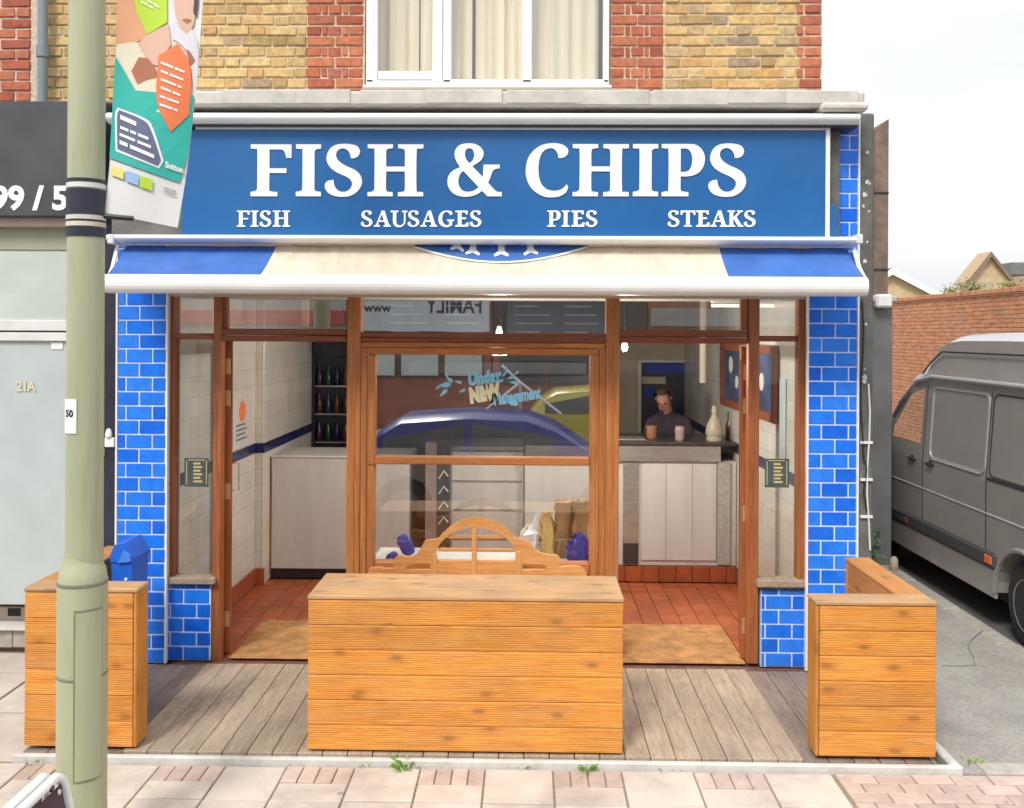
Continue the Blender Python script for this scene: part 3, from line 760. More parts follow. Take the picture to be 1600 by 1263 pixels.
G('G', 200, 1000, 275, [[(1145,130),(1165,128),(1175,110),(1165,90),(1135,77),(1095,75),(1050,88),(1015,125),(1000,178),(1010,230),(1045,268),(1090,280),(1130,275),(1172,255),(1172,212),(1195,203),(1195,185),(1108,185),(1108,203),(1132,212),(1132,248),(1110,256),(1085,250),(1060,225),(1048,180),(1055,130),(1075,102),(1100,93),(1125,102)]], 0)
G('E', 200, 1212, 275, [[(1212,75),(1365,75),(1365,125),(1345,125),(1330,100),(1290,97),(1290,160),(1345,160),(1345,182),(1290,182),(1290,252),(1330,250),(1355,222),(1378,222),(1372,275),(1212,275),(1212,258),(1242,250),(1242,100),(1212,95)]], 0)
G('T', 237, 312, 327, [[(312,90),(525,90),(528,155),(505,155),(490,120),(445,115),(445,300),(475,310),(475,327),(362,327),(362,310),(392,300),(392,115),(345,120),(335,155),(312,155)]], 0)
G('K', 237, 1003, 327, [[(1003,90),(1110,90),(1110,110),(1085,118),(1085,195),(1160,115),(1140,108),(1140,90),(1225,90),(1225,110),(1200,115),(1130,185),(1210,305),(1235,310),(1235,327),(1160,327),(1090,215),(1085,222),(1085,300),(1115,310),(1115,327),(1003,327),(1003,310),(1032,300),(1032,118),(1003,110)]], 0)
def letters(chars, us, vb, cap_px, par, u_end):
    """serif letters standing on the board, each starting at its pixel column"""
    for ch, u in zip(chars, us):
        h = cap_px*SY/FPX; o = at(u, vb, SY)
        mb = MB(); mb.prism(GL[ch], 0, 1, lambda a, b, d: Vector((o.x+a*h, SY-.007*d+.0, o.z+b*h)))
        mb.build('letter', M['white_letter'], par)
letters('FISH', (391.9, 462.5, 507.7, 574.4), 307, 81.3, sg, 0); letters('&', (699.2,), 307, 81.3, sg, 0)
letters('CHIPS', (821.2, 894.5, 988.5, 1033.5, 1106.5), 307, 81.3, sg, 0)
letters('FISH', (370.5, 392, 406, 426.5), 354.6, 25.3, sg, 0)
letters('SAUSAGES', (564, 584.3, 610.3, 637, 656.7, 685, 711.5, 734), 354.6, 25.3, sg, 0)
letters('PIES', (855, 877.5, 892.5, 915), 354.6, 25.3, sg, 0)
letters('STEAKS', (1043, 1063.2, 1087.5, 1109.5, 1136.5, 1162), 354.6, 25.3, sg, 0)

# --- awning
ax0, ax1 = X(161, 5.86, 445), X(1357, 5.86, 445)
aw = thing('awning', 'half rolled blue and cream shop awning with white front bar', 'awning', ((ax0+ax1)/2, 6.1, Z(445, 5.86)))
long_round('cassette', M['white'], aw, 164, 1345, 366, 380, 6.07, .26)
long_round('front_bar', M['white'], aw, 160.5, 1358, 430, 460, 5.8, .11)
yt, ztp, yb_, zb_ = 6.2, Z(385, 6.12), 5.86, Z(433, 5.86)
ft0, ft1 = X(190, 6.13, 387), X(1330, 6.13, 387)
def fab(nm, mat, xa, xb, xc, xd, off=0.0, n=10):
    """strip of canvas from top edge xa..xb to bottom edge xc..xd, sagging slightly"""
    rows = []
    for k in range(5):
        t = k/4; sag = -.018*math.sin(t*math.pi)
        rows.append([Vector(((xa+(xb-xa)*i/n)*(1-t)+(xc+(xd-xc)*i/n)*t, yt+(yb_-yt)*t-off, ztp+(zb_-ztp)*t+sag+off*.6+.003*math.sin(i*1.7+k))) for i in range(n+1)])
    mb = MB(); mb.grid(rows); return mb.build(nm, mat, aw, fix=False, sharp=80)
b0t, b0b = X(427, 6.13, 387), X(405, 5.86, 433); b1t, b1b = X(1127, 6.13, 387), X(1140, 5.86, 433)
fab('canvas', M['aw_blue'], ft0, b0t, ax0+.02, b0b); fab('canvas', M['aw_cream'], b0t, b1t, b0b, b1b, n=30); fab('canvas', M['aw_blue'], b1t, ft1, b1b, ax1-.02)
# lower edge of the printed roundel on the cream canvas
um = 780; mb = MB(); top = []; bot = []
sl_ = (zb_-ztp)/(yb_-yt)
def on_canvas(u, v, off):
    Y = 6.1; 
    for _ in range(6):
        p = at(u, v, Y); t = (p.z-ztp)/(zb_-ztp); Y = yt+(yb_-yt)*t
    return p + Vector((0, -off, off*.6-.018*math.sin(max(0, min(1, t))*math.pi)))
def patch(nm, mat, poly, off):
    mb = MB(); P = [on_canvas(u, v, off) for u, v in poly]; tr = tessellate_polygon([[Vector((p[0], p[1], 0)) for p in poly]])
    mb.add(P, [tuple(t) for t in tr]); return mb.build(nm, mat, aw, fix=False)
arc = [(648+270*i/18, 386+19.5*math.sin(math.pi*i/18)**1.0) for i in range(19)]
patch('roundel', M['aw_blue'], [(648, 383)]+arc+[(918, 383)], .006)
rim = [(648+270*i/18, 389+19.5*math.sin(math.pi*i/18)) for i in range(19)]
for i in range(18): patch('roundel_rim', M['white_letter'], [arc[i], arc[i+1], (rim[i+1][0], rim[i+1][1]-.6), (rim[i][0], rim[i][1]-.6)], .008)
for cx, cy, r_ in ((715, 386, -.35), (739, 391, -.2), (783.5, 393, 0), (829, 391, .2)):
    sh = [(-5, -9), (5, -9), (5, -1), (12, 4), (10, 6.5), (0, 3.2), (-10, 6.5), (-12, 4), (-5, -1)]
    patch('roundel_letter', M['white_letter'], [(cx+a*math.cos(r_)+b*math.sin(r_)*.5, cy+b-a*math.sin(r_)*.35) for a, b in sh], .01)
for u0, u1, v in ((183, 168, 388), (1334, 1352, 388)):
    a = at(u0, v, 6.15); b = at(u1, 438, 5.88)
    MB().tube([a, (a+b)/2+Vector((0, 0, -.03)), b], .014, 8).build('arm', M['white'], aw)
for u in (172, 1344): PB('end_cap', M['alu'], aw, u-5, 366, u+5, 381, 6.065, .27, .006)

# ================================================================== dark pier at the right end, cables
px1 = X(1362, 6.4, 600)
pier = B('end_pier', M['render_grey'], bld, xr+.003, px1, 6.37, 7.1, -.05, Z(176, 6.37), .012)
for u, v0, v1 in ((1347, 470, 720), (1357, 600, 860), (1352, 720, 800)):
    pts = [at(u+2.5*math.sin(k*1.3), v0+(v1-v0)*k/6, 6.355) for k in range(7)]
    MB().tube(pts, .006, 6).build('cable', M['alu' if u == 1357 else 'black'], pier)
for v in (690, 748, 806):
    PB('cable_clip', M['alu'], pier, 1345, v, 1364, v+4, 6.35, .02, .001)
for k in range(16):
    u, v = 1345+random.uniform(-2, 14), random.uniform(230, 640); s = random.uniform(1.5, 4.5)
    mb = MB(); P = [at(u+s*math.cos(t)*random.uniform(.5, 1.3), v+s*math.sin(t)*random.uniform(.5, 1.4), 6.3685) for t in [i*math.pi/4 for i in range(8)]]
    mb.add(P, [tuple(range(8))]); mb.add([p+Vector((0, -.0015, 0)) for p in P], [tuple(range(8))[::-1]])
    mb.build('paint_fleck', M['lead'], pier, fix=False)
mb = MB()
for k in range(60):
    p = at(1366+random.gauss(0, 5), random.uniform(826, 880), 6.5) + Vector((0, random.uniform(-.05, .05), 0)); s = random.uniform(.012, .028)
    a = Vector((random.gauss(0, 1), random.gauss(0, 1), random.gauss(0, 1))).normalized()*s; b = a.orthogonal().normalized()*s*.6
    mb.add([p-a, p+b, p+a, p-b], [(0, 1, 2, 3)])
base = at(1366, 900, 6.5); mb.tube([Vector((base.x, 6.5, PV)), Vector((base.x+.01, 6.5, .3)), Vector((base.x, 6.5, .6))], .008, 5)
tag(mb.build('wall_plant', M['leaf_d'], None, fix=False), 'straggly dark plant climbing the foot of the grey end pier', 'plant')

# ================================================================== rear extension, boundary wall, houses
ext = thing('rear_extension', 'grey rendered lean-to behind the shop with a brown brick stack', 'building', (3.0, 9.5, PV))
ex1 = X(1394, 9.5, 700); ez = Z(472, 9.5, 1380)
B('wall', M['ext_grey'], ext, 2.4, ex1, 9.5, 16, -.19, ez, .01)
B('gutter_end', M['white'], ext, X(1369, 9.4, 470), X(1394, 9.4, 470), 9.38, 9.49, Z(481, 9.4, 1380), Z(460, 9.4, 1380), .02)
B('roof_edge', M['lead'], ext, 2.4, ex1+.02, 9.44, 16, ez, ez+.06, .01)
s0, s1 = X(1366, 9.7, 330), X(1388, 9.7, 330)
mb = MB(); za, zb = Z(203, 9.7, 1380), Z(186, 9.7, 1380)
mb.prism([(s0, ez+.061), (s1, ez+.061), (s1, zb), (s0, za)], 9.7, 10.3, lambda a, b, d: Vector((a, d, b))); mb.build('stack', M['brown'], ext)
for v in (300, 420): PB('strap', M['black'], ext, 1365.5, v, 1389, v+3, 9.69, .02, .001)
MB().lathe([(.028, 0), (.04, .03), (.04, .1), (.02, .13)], (X(1397, 9.3, 865), 9.3, PV), 10).build('x', M['aw_cream'], None)
o = bpy.data.objects['x']; o.name = 'bollard_cap'; tag(o, 'tiny pale yellow marker stub at the foot of the grey lean-to', 'marker')

BX = 8.25
bw = thing('boundary_wall', 'tall orange brick boundary wall across the side street behind the van', 'wall', (BX, 18, -.19))
zt_ = 3.02
B('backing', M['mortar'], bw, BX+.012, BX+.33, 8, 40, -.19, zt_, 0)
random.seed(11)
mbw = MB(); pitch = .075; n_ind = 0
row = 0; z = zt_-pitch
BVO = []
for k in range(4):
    mb = MB(); mb.cbox(-.03, .03, -.107, .107, -.032, .032, .005); me = bpy.data.meshes.new('brick'); me.from_pydata(mb.v, [], mb.f); me.materials.append(M['brick_o']); BVO.append(me)
while z > -.2:
    y = 12.2 + (.1125 if row % 2 else 0)
    while y < 24:
        if n_ind < 298 and y < 17.4 and row < 13:
            o = bpy.data.objects.new('brick', random.choice(BVO)); put(o, (BX+.022+random.uniform(-.005, .005), y, z+.0375), bw); n_ind += 1
        else:
            d = random.uniform(-.005, .005); mbw.box(BX-.008+d, BX+.05, y-.107, y+.107, z+.0055, z+.0695)
        y += .225
    z -= pitch; row += 1
bo = mbw.build('brickwork', simple('orange brickwork', (.52, .23, .12), .9, .3, 5, .3, 60, stretch=(1, 1, 3)), bw, fix=False); stuff(bo)
y = 10.5
while y < 30:
    B('coping_brick', M['brick_o'], bw, BX-.05, BX+.36, y, y+.103, zt_+.001, zt_+.09+random.uniform(-.004, .004), .008); y += .112
B('coping_course', M['brick_o'], bw, BX-.03, BX+.34, 10.5, 30, zt_-.03, zt_, .004)

def gable_house(nm, lab, x0, x1, yf, zr, ze, zbase, depth, wall, roofm, extra=None):
    h = thing(nm, lab, 'house', ((x0+x1)/2, yf, zbase)); xm = (x0+x1)/2
    mb = MB(); mb.prism([(x0, zbase), (x1, zbase), (x1, ze), (xm, zr), (x0, ze)], yf, yf+depth, lambda a, b, d: Vector((a, d, b))); mb.build('wall', wall, h)
    for sx, xx in ((-1, x0), (1, x1)):
        dx, dz = xm-xx, zr-ze; l = math.hypot(dx, dz)
        a = Vector((xx-dx/l*.35, 0, ze-dz/l*.35+.06)); b = Vector((xm, 0, zr+.06)); nrm = Vector((-dz*sx*-1, 0, abs(dx))).normalized()*.12
        mb = MB(); vs = []
        for yy in (yf-.3, yf+depth+.3):
            for p in (a, b, b+Vector((0, 0, .16)), a+Vector((0, 0, .16))): vs.append(Vector((p.x, yy, p.z)))
        mb.add(vs, [(0, 1, 2, 3), (7, 6, 5, 4), (0, 4, 5, 1), (1, 5, 6, 2), (2, 6, 7, 3), (3, 7, 4, 0)]); mb.build('roof', roofm, h)
        mb = MB(); vs = []
        for yy in (yf-.36, yf-.31):
            for p in (a+Vector((0, 0, -.18)), b+Vector((0, 0, -.18)), b+Vector((0, 0, .14)), a+Vector((0, 0, .14))): vs.append(Vector((p.x, yy, p.z)))
        mb.add(vs, [(0, 1, 2, 3), (7, 6, 5, 4), (0, 4, 5, 1), (1, 5, 6, 2), (2, 6, 7, 3), (3, 7, 4, 0)]); mb.build('bargeboard', M['white'] if nm == 'gable_house' else M['brown'], h)
    return h
M['tan_wall'] = simple('tan brick wall', (.5, .38, .22), .9, .12, 2); M['tan_roof'] = simple('tan tiled roof', (.42, .31, .19), .9, .2, 6, stretch=(1, 1, 5))
M['slate'] = simple('grey roof tiles', (.16, .155, .16), .9, .2, 6)
def hx(u, Y): return X(u, Y, 430)
HY = 46
gable_house('gable_house', 'cream house gable with dark verge just above the brick wall by the stack', hx(1300, HY), hx(1482, HY), HY, Z(426, HY, 1390), Z(473, HY, 1390), -.2, 9, M['tan_wall'], M['slate'])
HY = 60
h2 = gable_house('tan_house', 'tan house with tiled roof and gable beyond the brick wall', hx(1512, HY), hx(1578, HY), HY, Z(399, HY, 1540), Z(440, HY, 1540), -.2, 1.2, M['tan_wall'], M['tan_roof'])
mb = MB(); x0, x1 = hx(1556, HY+14), hx(1740, HY+4)
mb.prism([(HY+3.4, Z(436, HY, 1600)), (HY+9, Z(393, HY+6, 1600)), (HY+14, Z(436, HY, 1600))], x0, x1, lambda a, b, d: Vector((d, a, b))); mb.build('main_roof', M['tan_roof'], h2)
B('main_wall', M['tan_wall'], h2, x0+.3, x1, HY+4, HY+13, -.2, Z(437, HY, 1600), 0)
PB('dormer', M['slate'], h2, 1580, 410, 1612, 430, HY+3.9, 2.5, .05)
PB('window', M['glass_up'], h2, 1530, 441, 1552, 456, HY-.05, .04, 0)
random.seed(5)
def tuft(nm, mat, base, h, n, lab, cat, grp, spread=.04, parent=None):
    mb = MB()
    for k in range(n):
        a = random.uniform(0, 2*math.pi); l = h*random.uniform(.5, 1.1); d = Vector((math.cos(a), math.sin(a), 0))
        p = base + d*random.uniform(0, spread); w = d.cross(Vector((0, 0, 1)))*random.uniform(.08, .16)*h
        q = p + d*l*random.uniform(.15, .5) + Vector((0, 0, l*.65)); r_ = p + d*l*random.uniform(.5, 1.0) + Vector((0, 0, l*random.uniform(.6, 1)))
        mb.add([p-w*.4, p+w*.4, q+w, r_, q-w], [(0, 1, 2, 3, 4)])
    return tag(mb.build(nm, mat, None, fix=False), lab, cat, grp)
for i, (u, v, h, n, lab) in enumerate([(634, 1190, .085, 26, 'tallest bright green weed at the kerb below the middle of the big planter'), (918, 1200, .06, 34, 'low bright green weed clump at the kerb below the planter right half'),
        (572, 1191, .03, 10, 'thin weed at the kerb left of the tall weed'), (820, 1197, .03, 12, 'sparse weed at the kerb between the two bright clumps'), (650, 1194, .03, 14, 'small weed touching the right side of the tall weed'),
        (1036, 1200, .028, 10, 'tiny weed at the kerb in front of the right ramp boards'), (1520, 1192, .05, 10, 'small weed at the broken white kerb corner right of the right screen'), (60, 1184, .03, 10, 'small weed below the left screen beside the lamp post'), (1060, 1199, .02, 7, 'faintest weed right of the tiny one by the ramp boards'), (455, 1190, .022, 8, 'faint weed below the ramp boards left of the planter')]):
    g = ground(u, v, PV); g.y = min(g.y, 4.976) if u < 1500 else g.y
    h *= .78
    tuft('weed', M['leaf'], g, h, n, lab, 'weed', 'weeds along the kerb', .05)
for i, (u, h, lab) in enumerate([(1474, .4, 'small leafy weed growing from the wall top left of the bushier one'), (1500, .55, 'bushy weed growing from the top of the brick wall'), (1512, .35, 'low weed growing on the wall top by the tan gable'), (1560, .3, 'lowest weed growing on the wall top in front of the tan house')]):
    h *= .55; yy = BX*FPX/(u-825+0.0); p = Vector((BX+.1, yy, zt_+.08))
    mb = MB()
    for k in range(70):
        q = p + Vector((random.gauss(0, .08), random.gauss(0, .15), abs(random.gauss(0, h*.4)))); s = random.uniform(.025, .055)
        a = Vector((random.gauss(0, 1), random.gauss(0, 1), random.gauss(0, 1))).normalized()*s; b = a.orthogonal().normalized()*s*.6
        mb.add([q-a, q+b, q+a, q-b], [(0, 1, 2, 3)])
    for k in range(5): mb.tube([p, p+Vector((random.gauss(0, .06), random.gauss(0, .12), h*random.uniform(.4, .8)))], .008, 4)
    tag(mb.build('wall_weed', simple('dry weed', (.2, .2, .07), .8, .3, 20), None, fix=False), lab, 'plant', 'weeds on the boundary wall')

# ================================================================== planter and corner screens
def box_boards(par, x0, x1, y0, y1, z0, z1, n, face):
    """n horizontal boards covering one face of a box"""
    h = (z1-z0)/n; g = .0013
    for k in range(n):
        a, b = z0+k*h+g, z0+(k+1)*h-g
        j = random.uniform(-.0015, .0015)
        if face == 'y': B('plank', M['plank'], par, x0, x1, y0+j, y1, a, b, .004)
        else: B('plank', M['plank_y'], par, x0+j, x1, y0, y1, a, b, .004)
PYF = 5.035
M['core'] = simple('wood brown plank back', (.2, .09, .03), .9)  # wood-brown backing behind the board gaps
p0, p1 = X(481, PYF, 1050), X(973.5, PYF, 1050); pz0, pz1 = .012, Z(933, PYF, 730); py1 = 5.5
pn = thing('planter', 'large orange stained timber planter box in the middle of the deck', 'planter', ((p0+p1)/2, PYF+.2, 0))
B('core', M['core'], pn, p0+.025, p1-.025, PYF+.025, py1-.025, pz0, pz1-.03, 0)
box_boards(pn, p0, p1, PYF, PYF+.022, pz0, pz1-.024, 6, 'y'); box_boards(pn, p0, p1, py1-.022, py1, pz0, pz1-.024, 6, 'y')
box_boards(pn, p0+.001, p0+.022, PYF+.024, py1-.024, pz0, pz1-.024, 6, 'x'); box_boards(pn, p1-.022, p1-.001, PYF+.024, py1-.024, pz0, pz1-.024, 6, 'x')
w = (py1-PYF+.006)/3
for k in range(3): B('top_plank', M['plank_top'], pn, p0-.004, p1+.004, PYF-.004+k*w+.0015, PYF-.004+(k+1)*w-.0015, pz1-.022, pz1+random.uniform(-.001, .002), .005)

def screen(lab, x0, x1, ztop, side):
    s = thing('corner_screen', lab, 'screen', ((x0+x1)/2, PYF, 0), 'timber corner screens of the deck')
    T = .15; zc = ztop-.024
    pw = .018; ye = 6.03
    if side == 'left': ep0, ep1, b0, b1, sx0, sx1 = x1-pw, x1, x0, x1-pw-.003, x0, x0+T
    else: ep0, ep1, b0, b1, sx0, sx1 = x0, x0+pw, x0+pw+.003, x1, x1-T, x1
    B('core', M['core'], s, b0+.024, b1-.01, PYF+.024, PYF+T-.024, .012, zc-.004, 0)
    box_boards(s, b0, b1, PYF, PYF+.022, .012, zc-.002, 6, 'y'); box_boards(s, b0, b1, PYF+T-.022, PYF+T, .012, zc-.002, 6, 'y')
    B('end_post', M['plank_z'], s, ep0, ep1, PYF-.002, PYF+T+.002, .012, zc-.002, .006)
    B('core', M['core'], s, sx0+.024, sx1-.024, PYF+T+.003, ye-.036, .012, zc-.004, 0)
    box_boards(s, sx0, sx0+.022, PYF+T+.003, ye-.038, .012, zc-.002, 6, 'x'); box_boards(s, sx1-.022, sx1, PYF+T+.003, ye-.038, .012, zc-.002, 6, 'x')
    B('back_post', M['plank_z'], s, sx0-.001, sx1+.001, ye-.036, ye, .012, zc-.002, .006)
    B('cap_plank', M['plank_top'], s, x0-.004, x1+.004, PYF-.006, PYF+T+.004, zc, ztop, .006)
    B('cap_plank', M['plank_y'], s, sx0-.004, sx1+.004, PYF+T+.006, ye+.005, zc, ztop, .006)
    return s
screen('left corner screen of orange boards behind the lamp post', X(38, PYF, 1045), X(213.5, PYF, 1045), Z(919, PYF, 130), 'left')
screen('right corner screen of orange boards next to the side street', X(1274.5, PYF, 1065), X(1463, PYF, 1065), Z(940, PYF, 1360), 'right')

# ================================================================== blue bin
by = 5.62; bx0, bx1 = X(174, by, 890), X(206, by, 890); bzt = Z(880, by, 205); bz2 = Z(851, by, 200)
bn = thing('blue_bin', 'narrow blue plastic bin with sloping lid behind the left screen', 'bin', ((bx0+bx1)/2, by+.13, 0))
mb = MB(); mb.prism([(bx0+.012, .004), (bx1-.015, .004), (bx1, bzt), (bx0, bzt+.005)], by, by+.24, lambda a, b, d: Vector((a, d, b))); mb.build('body', M['bin_blue'], bn)
xm = bx0+(bx1-bx0)*.62
mb = MB(); mb.prism([(bx0-.004, bzt+.006), (bx1+.006, bzt+.002), (bx1+.01, bzt+.03), (xm, bz2+.008), (bx0+.02, bz2-.004), (bx0-.004, bzt+.05)], by-.008, by+.25, lambda a, b, d: Vector((a, d, b))); mb.build('lid', M['bin_blue'], bn)
mb = MB(); q0 = Vector((bx0+.07, 0, bzt+.03)); 
a, b, c_, d_ = at(184, 880, by-.012), at(193, 860, by-.012), at(204, 866, by-.012), at(204, 878, by-.012)
mb.prism([(p.x, p.z) for p in (a, b, c_, d_)], by-.016, by-.009, lambda p, q, d: Vector((p, d, q))); mb.build('flap', M['bin_blue2'], bn)
MB().lathe([(.009, 0), (.009, -.006)], (X(197, by, 905), by, Z(905, by, 200)), 10, 'y').build('badge', M['white'], bn)

# ================================================================== garden bench with carved back
BY = 6.06
bc = thing('garden_bench', 'golden teak garden bench with carved arched back behind the planter', 'bench', (X(745, BY), BY-.2, 0))
def P2(pts): return [(lambda p: (p.x, p.z))(at(u, v, BY)) for u, v in pts]
outer = [(574, 897), (577, 889), (590, 887), (604, 889), (617, 888), (614, 880), (618, 872), (626, 868), (637, 871), (650, 867), (658, 856), (664, 846), (675, 844), (684, 842), (694, 832), (708, 820), (726, 812), (742, 809.5), (758, 811), (776, 817), (792, 827), (804, 840), (815, 843), (826, 848), (834, 858), (846, 865), (860, 868), (869, 868), (875, 873), (872, 881), (876, 886), (890, 885), (905, 886), (913, 890), (917, 898)]
inner = [(917, 905), (574, 905)]
hole_r = [(680, 880), (682, 862), (690, 847), (704, 835), (722, 827), (742, 824.5), (762, 827), (780, 834), (796, 846), (806, 862), (808, 880)]
lowl = [(632, 891), (636, 884), (655, 880), (672, 880), (672, 891)]; lowr = [(816, 880), (838, 880), (852, 884), (856, 891), (816, 891)]
mb = MB()
mb.prism([smooth_loop(P2(outer), 3, 60)+P2(inner), P2(hole_r)[::-1] if False else smooth_loop(P2(hole_r), 3, 70), P2(lowl), P2(lowr)], 0, .035, XZ(BY)); mb.build('crest_rail', M['teak'], bc)
def bslat(u0, v0, u1, v1, m='teak', dy=.006, nm='back_slat'): PB(nm, M[m], bc, u0, v0, u1, v1, BY+dy, .02, .003)
for v, a, b in ((840, 701, 785), (860, 684, 805), (879, 672, 816)): bslat(a, v-2.5, b, v+2.5)
bslat(674, 866, 683, 905, 'teak_z', -.004); bslat(737, 826, 745, 905, 'teak_z', -.004); bslat(805, 862, 814, 905, 'teak_z', -.004)
sx0, sx1 = X(582, BY, 900), X(910, BY, 900)
B('bottom_rail', M['teak'], bc, sx0, sx1, BY, BY+.035, .44, .5, .004)
zl = Z(906, BY)
n = 13
for k in range(n+1): 
    xx = sx0+.05+(sx1-sx0-.1)*k/n; B('back_slat', M['teak_z'], bc, xx-.012, xx+.012, BY+.008, BY+.028, .5, zl, .003)
for k in range(5): B('seat_slat', M['teak'], bc, sx0, sx1, BY-.46+k*.09, BY-.46+k*.09+.075, .42, .442, .004)
for xx in (sx0, sx1-.06):
    B('leg', M['teak_z'], bc, xx, xx+.06, BY+.002, BY+.062, .002, zl, .005) if False else B('leg', M['teak_z'], bc, xx, xx+.06, BY+.036, BY+.09, .002, zl, .005)
    B('leg', M['teak_z'], bc, xx, xx+.06, BY-.46, BY-.4, .002, .62, .005)
    B('armrest', M['teak'], bc, xx-.01, xx+.07, BY-.5, BY+.03, .622, .655, .01)

# ================================================================== lamp post
LY = 4.1
lx = (X(106, LY, 600)+X(160.5, LY, 600))/2; rs = (X(160.5, LY, 600)-X(106, LY, 600))/2
rb = (X(165, LY, 1050)-X(92, LY, 1050))/2; lxb = (X(165, LY, 1050)+X(92, LY, 1050))/2
lp = thing('lamp_post', 'sage green lamp post with black and white bands at the kerb', 'lamp post', (lx, LY, PV))
zf0, zf1 = Z(906, LY, 130), Z(876, LY, 130)
MB().lathe([(rb+.01, PV-.05), (rb+.006, PV+.05), (rb, PV+.25), (rb, zf0-.3), (rb, zf0-.004), (rb-.004, zf0+.015), (rb-.009, zf0+.05), (rb-.02, zf1-.015), (rs+.004, zf1+.008), (rs, zf1+.02), (rs, zf1+.04)], (lxb, LY, 0), 40).build('base', M['post_green'], lp)
MB().lathe([(rs, zf1), (rs*.99, 3.4), (rs*.9, 6.2)], (lx, LY, 0), 40).build('shaft', M['post_green'], lp)
for v, h in ((908, .008), (1051, .007)):
    z = Z(v, LY, 130); MB().lathe([(rb+.001, z-h), (rb+.0035, z), (rb+.001, z+h)], (lxb, LY, 0), 40).build('weld_ring', simple('dark weld', (.2, .21, .15), .6), lp)
def wrap(nm, mat, xc, r, u0, u1, v0, v1, par, off=.003, th=.004, n=14, round_=0):
    """plate bent round the post, spanning pixel columns u0..u1"""
    a0 = math.asin(max(-1, min(1, (X(u0, LY, v0)-xc)/r))); a1 = math.asin(max(-1, min(1, (X(u1, LY, v0)-xc)/r)))
    z0, z1 = Z(v1, LY, 130), Z(v0, LY, 130); mb = MB()
    for rr in ((r+off+th), (r+off)):
        rows = []
        for z in (z0, z1): rows.append([Vector((xc+rr*math.sin(a0+(a1-a0)*i/n), LY-rr*math.cos(a0+(a1-a0)*i/n), z)) for i in range(n+1)])
        mb.grid(rows)
    k = 2*(n+1)
    f = [(i, i+1, i+1+k, i+k) for i in range(n)] + [(n+1+i, n+2+i, n+2+i+k, n+1+i+k) for i in range(n)] + [(0, n+1, n+1+k, k), (n, 2*n+1, 2*n+1+k, n+k)]
    mb.add(mb.v[:], f); return mb.build(nm, mat, par)
dr = wrap('access_door', M['post_green'], lxb, rb, 136, 163.5, 948, 1204, lp, .0, .006)
wrap('door_edge', simple('dark weld', (.2, .21, .15), .6), lxb, rb, 133.5, 164, 944, 1207, lp, -.004, .007)
for v0, v1, mt in ((282, 287, 'navy'), (288.5, 296, 'alu'), (298, 337, 'navy'), (338.5, 345, 'alu'), (345.5, 348, 'black'), (348.5, 355.5, 'aw_cream'), (356.5, 371, 'navy')):
    z0, z1 = Z(v1, LY, 130), Z(v0, LY, 130); MB().lathe([(rs-.004, z0), (rs+.004, z0), (rs+.004, z1), (rs-.004, z1)], (lx, LY, 0), 36).build('band', M[mt], lp)
pt = wrap('number_plate', M['white'], lx, rs, 107.5, 133.5, 622, 675, lp, .002, .002)
o_ = at(113.5, 649, LY)
zb = o_.z
def wrapt(a, b, c): 
    xx = o_.x+a; rr = rs+.0055; t = math.asin(max(-1, min(1, (xx-lx)/rr))); return Vector((lx+rr*math.sin(t), LY-rr*math.cos(t), zb+b))
text_mb('50', .042, (0, 0, 0), .0015, .001, fn=wrapt).build('lettering', M['navy'], pt, fix=False)
MB().lathe([(.0, 6.2), (.06, 6.2), (.05, 6.3), (.02, 6.35)], (lx, LY, 0), 16).build('lantern_cap', M['alu'], lp)
MB().tube([(lx, LY, 6.1), (lx, LY-.4, 6.3), (lx, LY-.9, 6.33)], .03, 8).build('arm', M['post_green'], lp)
MB().cbox(lx-.12, lx+.12, LY-1.5, LY-.8, 6.28, 6.42, .04).build('lantern', M['alu'], lp)
for zz in (Z(333, LY, 165)-.01,): MB().tube([(lx, LY-.02, zz), (lx+.2, LY+.03, zz-.01)], .012, 8).build('banner_bracket', M['black'], lp)

# ================================================================== banner on the post
bnn = thing('banner', 'teal orange and white cloth banner hanging from the lamp post', 'banner', (lx+.25, LY+.02, Z(340, LY)))
L_ = [(187, -150), (184, 0), (180.5, 90), (172, 250), (163.5, 333)]; R_ = [(331, -150), (317, 0), (309.5, 110), (293, 262), (277.5, 356)]
def edge(E, v):
    for (a, b), (c, d) in zip(E, E[1:]):
        if b <= v <= d: return a+(c-a)*(v-b)/(d-b)
    return E[0][0] if v < E[0][1] else E[-1][0]
def bsurf(u, v, off=0):
    off *= 2.2
    l, r = edge(L_, v), edge(R_, v); s = (u-l)/max(1, r-l)
    Y = LY+.015+.05*s+.012*math.sin(s*4+v*.012)
    return at(u, v, Y) + Vector((0, -off, 0))
rows = []
for k in range(15):
    t = k/14; rows.append([bsurf(*[(a+(b-a)*i/8) for a, b in zip((edge(L_, -150+t*483), -150+t*483), (edge(R_, -150+t*506), -150+t*506))]) for i in range(9)])
mb = MB(); mb.grid(rows); mb.grid([[p+Vector((0, .003, 0)) for p in r][::-1] for r in rows]); mb.build('cloth', simple('white banner cloth', (.74, .74, .73), .7, .05, 5), bnn, fix=False, sharp=80)
def pc(name, col): return simple(name, col, .7, .06, 5)
